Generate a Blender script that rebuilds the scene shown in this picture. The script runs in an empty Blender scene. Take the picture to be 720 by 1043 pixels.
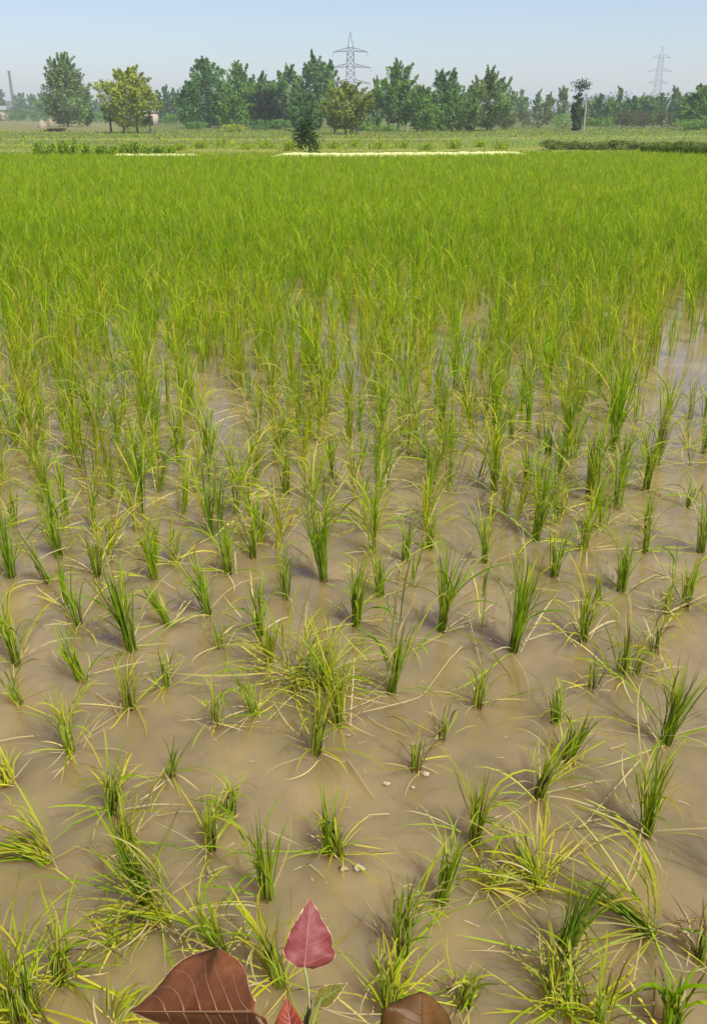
import bpy, math, random
import numpy as np
from mathutils import Vector

R = math.radians
S = bpy.context.scene
COL = S.collection

# ------------------------------------------------------------------ camera
PW, PH, F, PITCH, CAMH = 720.0, 1043.0, 903.0, R(23.97), 1.5
cd = bpy.data.cameras.new("camera")
cam = bpy.data.objects.new("camera", cd)
COL.objects.link(cam)
cam.location = (0, 0, CAMH)
cam.rotation_euler = (math.pi / 2 - PITCH, 0, 0)
cd.sensor_fit = 'VERTICAL'
cd.angle = 2 * math.atan(PH / 2 / F)
cd.clip_start, cd.clip_end = 0.05, 6000
S.camera = cam

# ------------------------------------------------------------------ sky, sun, exposure
SUN_EL, SUN_AZ = R(56), R(142)          # azimuth clockwise from straight ahead (+Y)
w = bpy.data.worlds.new("World")
S.world = w
w.use_nodes = True
nt = w.node_tree
nt.nodes.clear()
sky = nt.nodes.new("ShaderNodeTexSky")
sky.sky_type = 'NISHITA'
sky.sun_disc = False
sky.sun_elevation, sky.sun_rotation = SUN_EL, SUN_AZ
sky.air_density, sky.dust_density, sky.ozone_density = 1.0, 0.7, 7.0
bg = nt.nodes.new("ShaderNodeBackground")
bg.inputs[1].default_value = 0.14
wo = nt.nodes.new("ShaderNodeOutputWorld")
tint = nt.nodes.new("ShaderNodeMix"); tint.data_type = 'RGBA'; tint.blend_type = 'MULTIPLY'
tint.inputs[0].default_value = 1.0
tint.inputs[7].default_value = (1.0, .865, .80, 1)              # white balance: humid, whitish air
nt.links.new(sky.outputs[0], tint.inputs[6])
nt.links.new(tint.outputs[2], bg.inputs[0])
nt.links.new(bg.outputs[0], wo.inputs[0])
sl = bpy.data.lights.new("sun", 'SUN')
sl.energy, sl.angle, sl.color = 4.9, R(0.5), (1.0, 0.95, 0.86)
so = bpy.data.objects.new("sun", sl)
COL.objects.link(so)
sd = Vector((math.cos(SUN_EL) * math.sin(SUN_AZ), math.cos(SUN_EL) * math.cos(SUN_AZ), math.sin(SUN_EL)))
so.rotation_euler = sd.to_track_quat('Z', 'Y').to_euler()
so.location = sd * 50
S.view_settings.view_transform = 'Standard'
S.view_settings.look = 'None'
S.view_settings.gamma = 1
S.view_settings.use_curve_mapping = False
S.view_settings.exposure = 0.41
S.render.engine = 'CYCLES'
S.cycles.use_denoising = True
S.cycles.max_bounces = 8
S.cycles.transparent_max_bounces = 8
S.cycles.volume_bounces = 1

# ------------------------------------------------------------------ helpers
rng = np.random.default_rng(7)
random.seed(7)
CP, SP = math.cos(PITCH), math.sin(PITCH)

def ray(px, py):
    cx, cy = (px - PW / 2) / F, -(py - PH / 2) / F
    return np.array([cx, CP + SP * cy, -SP + CP * cy])
def ground(px, py, z=0.0):
    d = ray(px, py)
    t = (z - CAMH) / d[2]
    return np.array([0, 0, CAMH]) + d * t
def at_depth(px, py, dep):                # a point at a given depth along the view
    return np.array([0, 0, CAMH]) + ray(px, py) * dep
def at_dist(px, D):                       # ground point at ground distance D in line with px
    dep = D * CP + CAMH * SP
    return np.array([(px - PW / 2) / F * dep, D, 0.0])
def z_at(py, D):
    d = ray(PW / 2, py)
    return CAMH + d[2] / d[1] * D
def pix(p):
    x, y, z = p[0], p[1], p[2] - CAMH
    dep = y * CP - z * SP
    return PW / 2 + F * x / dep, PH / 2 - F * (y * SP + z * CP) / dep, dep

def tag(o, label=None, cat=None, group=None, kind=None):
    if label: o["label"] = label
    if cat: o["category"] = cat
    if group: o["group"] = group
    if kind: o["kind"] = kind
    return o
def empty(name, loc=(0, 0, 0)):
    o = bpy.data.objects.new(name, None)
    o.empty_display_size = 0.1
    o.location = loc
    COL.objects.link(o)
    return o

def mesh_obj(name, v, q, mat, parent=None, col=None, smooth=False):
    """One mesh object from vertex, face and colour arrays (faces all quads or all triangles)."""
    v = np.asarray(v, np.float32).reshape(-1, 3)
    q = np.asarray(q, np.int32)
    k = q.shape[1]
    me = bpy.data.meshes.new(name)
    me.vertices.add(len(v))
    me.vertices.foreach_set("co", v.ravel())
    me.loops.add(q.size)
    me.loops.foreach_set("vertex_index", q.ravel())
    me.polygons.add(len(q))
    me.polygons.foreach_set("loop_start", np.arange(0, q.size, k, dtype=np.int32))
    me.polygons.foreach_set("loop_total", np.full(len(q), k, np.int32))
    if smooth:
        me.polygons.foreach_set("use_smooth", np.ones(len(q), bool))
    if col is not None:
        a = me.color_attributes.new("Col", 'FLOAT_COLOR', 'POINT')
        c = np.ones((len(v), 4), np.float32)
        c[:, :3] = col
        a.data.foreach_set("color", c.ravel())
    me.update(calc_edges=True)
    me.validate()
    if mat: me.materials.append(mat)
    o = bpy.data.objects.new(name, me)
    COL.objects.link(o)
    if parent: o.parent = parent
    return o

class MB:
    """Collects boxes, tubes and strips; build() links them as one mesh object."""
    def __init__(s): s.v, s.q, s.c, s.n = [], [], [], 0
    def add(s, v, q, c=(1, 1, 1)):
        v = np.asarray(v, float).reshape(-1, 3)
        s.v.append(v); s.q.append(np.asarray(q, int) + s.n)
        s.c.append(np.broadcast_to(np.asarray(c, float), v.shape)); s.n += len(v)
    def box(s, c, d, col=(1, 1, 1)):
        x, y, z = np.array(d) / 2
        v = np.array([[-x,-y,-z],[x,-y,-z],[x,y,-z],[-x,y,-z],[-x,-y,z],[x,-y,z],[x,y,z],[-x,y,z]]) + np.array(c)
        s.add(v, [[0,3,2,1],[4,5,6,7],[0,1,5,4],[1,2,6,5],[2,3,7,6],[3,0,4,7]], col)
    def tube(s, pts, rad, k=6, col=(1, 1, 1)):
        pts = np.asarray(pts, float); n = len(pts)
        rad = np.broadcast_to(np.asarray(rad, float), (n,))
        t = np.gradient(pts, axis=0)
        t /= np.linalg.norm(t, axis=1)[:, None] + 1e-9
        ref = np.where(np.abs(t[:, 2:3]) > 0.9, [[1.0, 0, 0]], [[0, 0, 1.0]])
        a = np.cross(t, ref); a /= np.linalg.norm(a, axis=1)[:, None] + 1e-9
        b = np.cross(t, a)
        an = np.arange(k) * 2 * math.pi / k
        v = pts[:, None] + rad[:, None, None] * (np.cos(an)[None, :, None] * a[:, None] + np.sin(an)[None, :, None] * b[:, None])
        q = [[i * k + j, i * k + (j + 1) % k, (i + 1) * k + (j + 1) % k, (i + 1) * k + j] for i in range(n - 1) for j in range(k)]
        if k == 4: q += [[3, 2, 1, 0], [(n - 1) * k + j for j in range(4)]]
        s.add(v, q, np.asarray(col, float) if np.ndim(col) == 1 else np.repeat(col, k, axis=0))
    def bar(s, a, b, r, col=(1, 1, 1)): s.tube([a, b], r, 4, col)
    def build(s, name, mat, parent=None, smooth=False):
        return mesh_obj(name, np.concatenate(s.v), np.concatenate(s.q), mat, parent, np.concatenate(s.c), smooth)

# ------------------------------------------------------------------ materials
def new_mat(name):
    m = bpy.data.materials.new(name); m.use_nodes = True
    t = m.node_tree
    return m, t, t.nodes["Principled BSDF"], t.nodes["Material Output"]
def noise(t, scale, detail=4, rough=0.55, vec=None):
    n = t.nodes.new("ShaderNodeTexNoise")
    n.inputs["Scale"].default_value, n.inputs["Detail"].default_value, n.inputs["Roughness"].default_value = scale, detail, rough
    if vec is not None: t.links.new(vec, n.inputs["Vector"])
    return n
def ramp(t, fac, stops):
    r = t.nodes.new("ShaderNodeValToRGB")
    e = r.color_ramp.elements
    while len(e) < len(stops): e.new(0.5)
    for i, (p, c) in enumerate(stops): e[i].position = p; e[i].color = (*c, 1)
    t.links.new(fac, r.inputs[0])
    return r
def mixc(t, a, b, fac, mode='MIX'):
    n = t.nodes.new("ShaderNodeMix"); n.data_type = 'RGBA'; n.blend_type = mode
    for sock, val in ((n.inputs[6], a), (n.inputs[7], b), (n.inputs[0], fac)):
        if hasattr(val, "is_output"): t.links.new(val, sock)
        elif isinstance(val, tuple): sock.default_value = (*val, 1)
        else: sock.default_value = val
    return n.outputs[2]

def leaf_mat(name, trans=0.35, rough=0.5, spec=0.35, tint=(1.15, 1.1, 0.7), nscale=None):
    m, t, p, out = new_mat(name)
    a = t.nodes.new("ShaderNodeAttribute"); a.attribute_name = "Col"
    c = a.outputs["Color"]
    if nscale:
        g = t.nodes.new("ShaderNodeNewGeometry")
        n = noise(t, nscale, 3, 0.6, g.outputs["Position"])
        rr = ramp(t, n.outputs[0], [(0.3, (0.78, 0.8, 0.75)), (0.7, (1.2, 1.2, 1.15))])
        c = mixc(t, c, rr.outputs[0], 1.0, 'MULTIPLY')
    t.links.new(c, p.inputs["Base Color"])
    p.inputs["Roughness"].default_value = rough
    p.inputs["Specular IOR Level"].default_value = spec
    tr = t.nodes.new("ShaderNodeBsdfTranslucent")
    t.links.new(mixc(t, c, tint, 1.0, 'MULTIPLY'), tr.inputs[0])
    mx = t.nodes.new("ShaderNodeMixShader"); mx.inputs[0].default_value = trans
    t.links.new(p.outputs[0], mx.inputs[1]); t.links.new(tr.outputs[0], mx.inputs[2])
    t.links.new(mx.outputs[0], out.inputs[0])
    return m
M = {}
M["rice"] = leaf_mat("rice_leaf", 0.50, 0.6, 0.10, (1.25, 1.2, .4), nscale=9)
M["withered"] = leaf_mat("withered_leaf", 0.2, 0.6, 0.3)
M["tree"] = leaf_mat("tree_leaf", 0.42, 0.6, 0.12, nscale=0.9)
M["weed"] = leaf_mat("weed_leaf", 0.3, 0.7, 0.08, nscale=2)

def flat_mat(name, col, rough=0.7, metal=0.0, nscale=6, var=0.25, attr=False, bump=0.0):
    m, t, p, out = new_mat(name)
    g = t.nodes.new("ShaderNodeNewGeometry")
    n = noise(t, nscale, 5, 0.6, g.outputs["Position"])
    rr = ramp(t, n.outputs[0], [(0.3, tuple(x * (1 - var) for x in col)), (0.7, tuple(x * (1 + var) for x in col))])
    c = rr.outputs[0]
    if attr:
        a = t.nodes.new("ShaderNodeAttribute"); a.attribute_name = "Col"
        c = mixc(t, c, a.outputs["Color"], 1.0, 'MULTIPLY')
    t.links.new(c, p.inputs["Base Color"])
    p.inputs["Roughness"].default_value = rough
    p.inputs["Metallic"].default_value = metal
    if bump:
        b = t.nodes.new("ShaderNodeBump"); b.inputs["Strength"].default_value = bump
        t.links.new(n.outputs[0], b.inputs["Height"]); t.links.new(b.outputs[0], p.inputs["Normal"])
    return m
M["bark"] = flat_mat("bark", (0.13, 0.105, 0.08), 0.9, nscale=3, bump=0.4)
M["pale_bark"] = flat_mat("pale_bark", (0.34, 0.32, 0.27), 0.9, nscale=3, bump=0.4)
M["steel"] = flat_mat("galvanised_steel", (0.10, 0.11, 0.125), 0.6, 0.3, nscale=1.0, var=0.1)
M["brick"] = flat_mat("kiln_brick", (0.13, 0.10, 0.09), 0.9, nscale=1.5, bump=0.2)
M["plaster"] = flat_mat("plaster", (0.45, 0.36, 0.30), 0.9, nscale=1.5, var=0.12)
M["roofing"] = flat_mat("roofing", (0.25, 0.28, 0.26), 0.8, nscale=1.5, var=0.2)
M["hole"] = flat_mat("dark_timber", (0.06, 0.045, 0.035), 0.8)
M["straw"] = flat_mat("straw", (0.30, 0.25, 0.16), 0.85, nscale=5, var=0.25, bump=0.5)
M["path"] = flat_mat("pale_path", (0.70, 0.68, 0.30), 0.95, nscale=1.6, var=0.22, bump=0.4)
M["clod"] = flat_mat("mud_clod", (0.34, 0.27, 0.17), 0.6, nscale=60, var=0.35, bump=0.5)
M["debris"] = flat_mat("floating_bits", (0.34, 0.29, 0.17), 0.8, nscale=40, var=0.3)

def water_mat():
    m, t, p, out = new_mat("muddy_water")
    g = t.nodes.new("ShaderNodeNewGeometry")
    n1 = noise(t, 1.1, 5, 0.6, g.outputs["Position"])
    n2 = noise(t, 5.5, 5, 0.65, g.outputs["Position"])
    c1 = ramp(t, n1.outputs[0], [(0.28, (0.225, 0.163, 0.070)), (0.72, (0.330, 0.244, 0.108))]).outputs[0]
    c2 = ramp(t, n2.outputs[0], [(0.30, (0.72, 0.73, 0.74)), (0.66, (1.06, 1.05, 1.02))]).outputs[0]
    t.links.new(mixc(t, c1, c2, 1.0, 'MULTIPLY'), p.inputs["Base Color"])
    p.inputs["Roughness"].default_value = 0.03
    p.inputs["IOR"].default_value = 1.75
    p.inputs["Subsurface Weight"].default_value = 1.0
    p.inputs["Subsurface Radius"].default_value = (1.0, 0.75, 0.45)
    p.inputs["Subsurface Scale"].default_value = 0.40
    mp = t.nodes.new("ShaderNodeMapping"); mp.inputs["Scale"].default_value = (1.0, 1.9, 1)
    t.links.new(g.outputs["Position"], mp.inputs["Vector"])
    n3 = noise(t, 9, 3, 0.5, mp.outputs[0])
    b = t.nodes.new("ShaderNodeBump"); b.inputs["Strength"].default_value = 0.04; b.inputs["Distance"].default_value = 0.02
    t.links.new(n3.outputs[0], b.inputs["Height"]); t.links.new(b.outputs[0], p.inputs["Normal"])
    return m
M["water"] = water_mat()

def ground_mat():
    m, t, p, out = new_mat("field_ground")
    g = t.nodes.new("ShaderNodeNewGeometry")
    a = t.nodes.new("ShaderNodeAttribute"); a.attribute_name = "Col"
    mp = t.nodes.new("ShaderNodeMapping"); mp.inputs["Scale"].default_value = (0.06, 0.35, 1)
    t.links.new(g.outputs["Position"], mp.inputs["Vector"])
    n1 = noise(t, 1.0, 5, 0.6, mp.outputs[0])
    n2 = noise(t, 3.0, 5, 0.7, g.outputs["Position"])
    c1 = ramp(t, n1.outputs[0], [(0.3, (0.72, 0.75, 0.7)), (0.7, (1.25, 1.22, 1.2))]).outputs[0]
    c2 = ramp(t, n2.outputs[0], [(0.3, (0.7, 0.7, 0.7)), (0.7, (1.25, 1.25, 1.2))]).outputs[0]
    c = mixc(t, mixc(t, a.outputs["Color"], c1, 1.0, 'MULTIPLY'), c2, 1.0, 'MULTIPLY')
    t.links.new(c, p.inputs["Base Color"])
    p.inputs["Roughness"].default_value = 0.95
    b = t.nodes.new("ShaderNodeBump"); b.inputs["Strength"].default_value = 0.6; b.inputs["Distance"].default_value = 0.05
    t.links.new(n2.outputs[0], b.inputs["Height"]); t.links.new(b.outputs[0], p.inputs["Normal"])
    return m
M["ground"] = ground_mat()

# ------------------------------------------------------------------ ground, water, bank, bund path
def y_end(x): return 33.6 + 0.30 * np.maximum(0, x - 1.0)      # far edge of the flooded paddy
def build_ground():
    ys = np.unique(np.concatenate([np.linspace(-30, -3, 10), np.linspace(-3, 2, 26), np.linspace(2, 30, 15), np.linspace(30, 50, 61),
                                   np.linspace(50, 140, 60), np.linspace(140, 900, 60), np.linspace(900, 2600, 12)]))
    xs = np.unique(np.concatenate([np.linspace(-1800, -200, 14), np.linspace(-200, -40, 24), np.linspace(-40, 40, 81),
                                   np.linspace(40, 200, 24), np.linspace(200, 1800, 14)]))
    X, Y = np.meshgrid(xs, ys)
    r = np.random.default_rng(3)
    e = Y - y_end(X)
    z = np.full(X.shape, -0.10)
    bank = np.interp(Y, [-30, -3.0, -1.6, 0.45, 0.86, 1.02], [0.30, 0.34, 0.36, 0.34, 0.10, -0.10])
    z = np.where(Y < 1.05, bank, z)
    far = np.interp(e, [-0.25, 0.25, 0.5, 1.8, 2.4], [-0.10, 0.14, 0.24, 0.22, 0.10])
    z = np.where(e > -0.25, far, z)
    z = z + np.where(e > 2.4, 0.05 * r.random(X.shape), 0) + np.where(Y > 60, np.minimum((Y - 60) * 0.002, 1.0), 0)
    c = np.zeros(X.shape + (3,))
    mud, grass, pale, tan, olive = map(np.array, ((0.20, 0.15, 0.09), (0.120, 0.140, 0.006), (0.155, 0.175, 0.007), (0.17, 0.155, 0.045), (0.100, 0.120, 0.010)))
    c[:] = mud
    c[e > 0.2] = grass
    c[e > 5] = pale
    c[e > 22] = grass * 0.95
    c[e > 50] = olive
    c[(e > 60) & (X < -Y * 0.24)] = tan
    c[(e > 16) & (e < 42) & (X > Y * 0.10)] = (0.12, 0.165, 0.015)
    c[(e > 9) & (e < 12) | (e > 31) & (e < 35)] = (0.20, 0.21, 0.025)
    c[Y > 300] = olive
    n, mm = X.shape
    idx = np.arange(n * mm).reshape(n, mm)
    q = np.stack([idx[:-1, :-1], idx[:-1, 1:], idx[1:, 1:], idx[1:, :-1]], -1).reshape(-1, 4)
    tag(mesh_obj("ground", np.stack([X, Y, z], -1).reshape(-1, 3), q, M["ground"], None, c.reshape(-1, 3), True), kind="structure")
build_ground()

def build_water():
    xs = np.concatenate([[-60], np.linspace(-30, 30, 61), [60]])
    v = np.concatenate([np.stack([xs, np.full_like(xs, 0.70), 0 * xs], -1), np.stack([xs, y_end(xs) + 0.05, 0 * xs], -1)])
    n = len(xs)
    q = [[i, i + 1, n + i + 1, n + i] for i in range(n - 1)]
    tag(mesh_obj("water", v, q, M["water"], None, None), kind="structure")
build_water()

def build_path(x0, x1, off0, off1, wid, z):
    r = np.random.default_rng(int(abs(x0 * 10)))
    xs = np.linspace(x0, x1, 60)
    yc = y_end(xs) + np.linspace(off0, off1, 60)
    taper = np.minimum(1, np.minimum(np.arange(60), 59 - np.arange(60)) / 6 + 0.15)
    wv = wid * taper * (0.9 + 0.2 * r.random(60))
    mb = MB()
    prof = [(-0.62, 0.0), (-0.42, 1.0), (0.0, 1.12), (0.42, 1.0), (0.62, 0.0)]
    hh = z * (0.93 + 0.14 * r.random(60)) * taper
    V = np.array([[[xs[i], yc[i] + p * wv[i], 0.14 + f * hh[i]] for p, f in prof] for i in range(60)])
    q = [[i * 5 + j, (i + 1) * 5 + j, (i + 1) * 5 + j + 1, i * 5 + j + 1] for i in range(59) for j in range(4)]
    mb.add(V, q)
    tag(mb.build("path", M["path"], None, True), kind="structure")
build_path(-3.3, 6.9, 0.8, 0.9, 0.8, 0.19)
build_path(-8.9, -5.4, 1.2, 1.1, 0.6, 0.15)
build_path(-21.5, -19.2, 14.5, 14.5, 1.4, 0.16)

# ------------------------------------------------------------------ blades of grass, vectorised
def blades(base, az, lean, droop, length, width, col, tipcol=None, nseg=5, fold=False, shear=None, twist=None, power=1.6, zmin=0.004, floor_rand=0.012, r=None):
    """base (N,3), the rest (N,); returns verts, quads, colours."""
    r = r or rng
    N = len(az)
    s = np.linspace(0, 1, nseg + 1)
    th = lean[:, None] + droop[:, None] * s[None] ** power
    thm = (th[:, 1:] + th[:, :-1]) / 2
    ds = (length / nseg)[:, None]
    h = np.concatenate([np.zeros((N, 1)), np.cumsum(np.sin(thm) * ds, 1)], 1)
    v = np.concatenate([np.zeros((N, 1)), np.cumsum(np.cos(thm) * ds, 1)], 1)
    wob = r.normal(0, 0.16, N)[:, None] * s[None] ** 2
    a2 = az[:, None] + wob
    P = np.stack([base[:, 0:1] + h * np.cos(a2), base[:, 1:2] + h * np.sin(a2), base[:, 2:3] + v], -1)
    if shear is not None:
        P[..., :2] += (P[..., 2:3] - base[:, None, 2:3]) * shear[:, None, :]
    fl = zmin + r.random((N, 1)) * floor_rand
    P[..., 2] = np.where(s[None] > 0.12, np.maximum(P[..., 2], fl), P[..., 2])
    tw = (twist if twist is not None else r.normal(0, 0.5, N))[:, None] * (0.3 + s[None])
    side = np.stack([-np.sin(a2), np.cos(a2), np.zeros_like(a2)], -1)
    nrm = np.stack([-np.cos(a2) * np.cos(th), -np.sin(a2) * np.cos(th), np.sin(th)], -1)
    C = side * np.cos(tw)[..., None] + nrm * np.sin(tw)[..., None]
    prof = np.interp(s, [0, 0.25, 0.6, 0.85, 1], [0.55, 0.9, 1.0, 0.6, 0.08])
    hw = (width[:, None] * prof[None] / 2)[..., None]
    if fold:
        nn = np.cross(C, np.stack([np.cos(a2) * np.sin(th), np.sin(a2) * np.sin(th), np.cos(th)], -1))
        V = np.stack([P - C * hw, P + nn * hw * 0.45, P + C * hw], 2)
        k = 3
    else:
        V = np.stack([P - C * hw, P + C * hw], 2)
        k = 2
    n1 = nseg + 1
    i = np.arange(nseg)
    qs = []
    for j in range(k - 1):
        qs.append(np.stack([i * k + j, i * k + j + 1, (i + 1) * k + j + 1, (i + 1) * k + j], -1))
    q = np.concatenate(qs)
    Q = (np.arange(N)[:, None, None] * (n1 * k) + q[None]).reshape(-1, 4)
    if tipcol is None: tipcol = col
    cc = col[:, None] * (1 - s[None, :, None] ** 1.5) + tipcol[:, None] * s[None, :, None] ** 1.5
    cc = np.repeat(cc[:, :, None], k, 2)
    return V.reshape(-1, 3), Q, cc.reshape(-1, 3)

DARK = np.array((0.110, 0.210, 0.006))
GREEN = np.array((0.190, 0.330, 0.004))
LIME = np.array((0.290, 0.400, 0.008))
YEL = np.array((0.460, 0.430, 0.030))
STRAW = np.array((0.45, 0.37, 0.17))
BROWN = np.array((0.15, 0.095, 0.05))
def pick(r, n, weights):
    pal = np.array([DARK, GREEN, LIME, YEL, STRAW, BROWN])
    w_ = np.array(weights, float); w_ /= w_.sum()
    k = r.choice(6, n, p=w_)
    c = pal[k] * r.uniform(0.8, 1.2, (n, 1))
    o = pal[r.choice(6, n, p=w_)]
    f = r.random((n, 1)) * 0.45
    return c * (1 - f) + o * f

KIND = {   # fraction upright / arching / lodged, colour weights dark..brown, blade count
    'U': ((.50, .43, .07), (1.2, 4.6, 4.6, 2.2, .4, .25), 30),
    'D': ((.66, .31, .03), (4.5, 5, 2.4, .9, .2, .2), 30),
    'G': ((.64, .33, .03), (1.0, 7, 4.5, .7, .1, .1), 32),
    'Y': ((.40, .50, .10), (.3, 1.8, 5, 4.6, .8, .2), 30),
    'S': ((.22, .50, .28), (.2, 1.2, 4.5, 5, .8, .15), 40),
    'T': ((.62, .32, .06), (2.5, 3, 2.5, 1.5, .3, .8), 11),
    'B': ((.35, .40, .25), (.7, .4, .6, 1.2, 1.6, 3), 12),
    'F': ((.03, .30, .67), (.1, .7, 3.6, 5.6, 1.3, .25), 38),
}
def clump_params(r, kind, H, n, az0=None, spread=None):
    (fu, fa, fl), cw, _ = KIND[kind]
    t = r.choice(3, n, p=(fu, fa, fl))
    lean = np.select([t == 0, t == 1], [np.abs(r.normal(0, R(4.5), n)), r.uniform(R(5), R(34), n)], r.uniform(R(52), R(86), n))
    droop = np.select([t == 0, t == 1], [r.uniform(R(-3), R(26), n), r.uniform(R(30), R(140), n)], r.uniform(R(15), R(65), n))
    ln = H * np.select([t == 0, t == 1], [r.uniform(.62, 1.05, n), r.uniform(.62, 1.12, n)], r.uniform(.5, 1.15, n))
    az = r.uniform(0, 2 * math.pi, n)
    if az0 is not None: az = np.where(t == 0, az, az0 + r.normal(0, spread or 0.6, n))
    return t, lean, droop, ln, az, cw

def rice_clump(loc, H, kind, seed, n=None, lean=(0, 0), az0=None, spread=None, width=0.0062, rad=0.014, dead=5, detail=True, fat=1.0):
    r = np.random.default_rng(seed)
    n = n or int(KIND[kind][2] * r.uniform(.8, 1.2))
    t, le, dr, ln, az, cw = clump_params(r, kind, H, n, az0, spread)
    o = empty("rice_clump", loc)
    b = np.zeros((n, 3))
    a = r.uniform(0, 2 * math.pi, n); rr = rad * np.sqrt(r.random(n))
    b[:, 0], b[:, 1] = rr * np.cos(a), rr * np.sin(a)
    b[:, 2] = np.where(t == 0, -0.02, np.where(t == 1, H * r.uniform(.05, .48, n), r.uniform(.0, .12, n) * H))
    ln = np.where(t == 1, ln * r.uniform(.55, .95, n), ln)
    sh = np.tile(np.array(lean, float), (n, 1)) + r.normal(0, 0.05, (n, 2))
    b[:, :2] += b[:, 2:3] * sh
    col = pick(r, n, cw)
    tip = np.where(r.random((n, 1)) < .22, STRAW * r.uniform(.7, 1.1, (n, 1)), col * 1.05)
    tip = np.where(r.random((n, 1)) < .08, BROWN, tip)
    wd = width * fat * r.uniform(.65, 1.2, n)
    v, q, c = blades(b, az, le, dr, ln, wd, col, tip, 7 if detail else 5, detail, sh, r=r)
    mesh_obj("foliage", v, q, M["rice"], o, c, detail)
    if detail:                                                # paler sheaths at the foot of the clump
        k = max(5, n // 2)
        mb = MB()
        for i in range(k):
            aa, r0 = r.uniform(0, 2 * math.pi), rad * math.sqrt(r.random())
            x0, y0 = r0 * math.cos(aa), r0 * math.sin(aa)
            hh = H * r.uniform(.28, .58)
            dx, dy = lean[0] * hh + r.normal(0, .06) * hh, lean[1] * hh + r.normal(0, .06) * hh
            cc = (GREEN * .3 + LIME * .45 + STRAW * .25) * r.uniform(.85, 1.25)
            if r.random() < .12: cc = BROWN * 1.5
            if kind == 'F': dx += hh * .8 * math.cos(az0 or 0); dy += hh * .8 * math.sin(az0 or 0); hh *= .5
            mb.tube([(x0, y0, -.02), (x0 + dx * .4, y0 + dy * .4, hh * .5), (x0 + dx, y0 + dy, hh)], (.0019, .0018, .0010), 4, cc)
        mb.build("stem_cluster", M["rice"], o)
    if dead:
        m = r.poisson(dead) + 2
        bb = np.zeros((m, 3)); bb[:, 0], bb[:, 1] = r.normal(0, rad, m), r.normal(0, rad, m)
        cc = pick(r, m, (0, .2, .6, 2.2, 3.5, 1.2))
        az2 = r.uniform(0, 2 * math.pi, m)
        v, q, c = blades(bb, az2, r.uniform(R(45), R(85), m), r.uniform(R(5), R(60), m), H * r.uniform(.35, .95, m), wd.mean() * r.uniform(.6, 1.0, m), cc, cc, 6, False, None, r=r)
        mesh_obj("withered_foliage", v, q, M["withered"], o, c)
    return o

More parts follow.
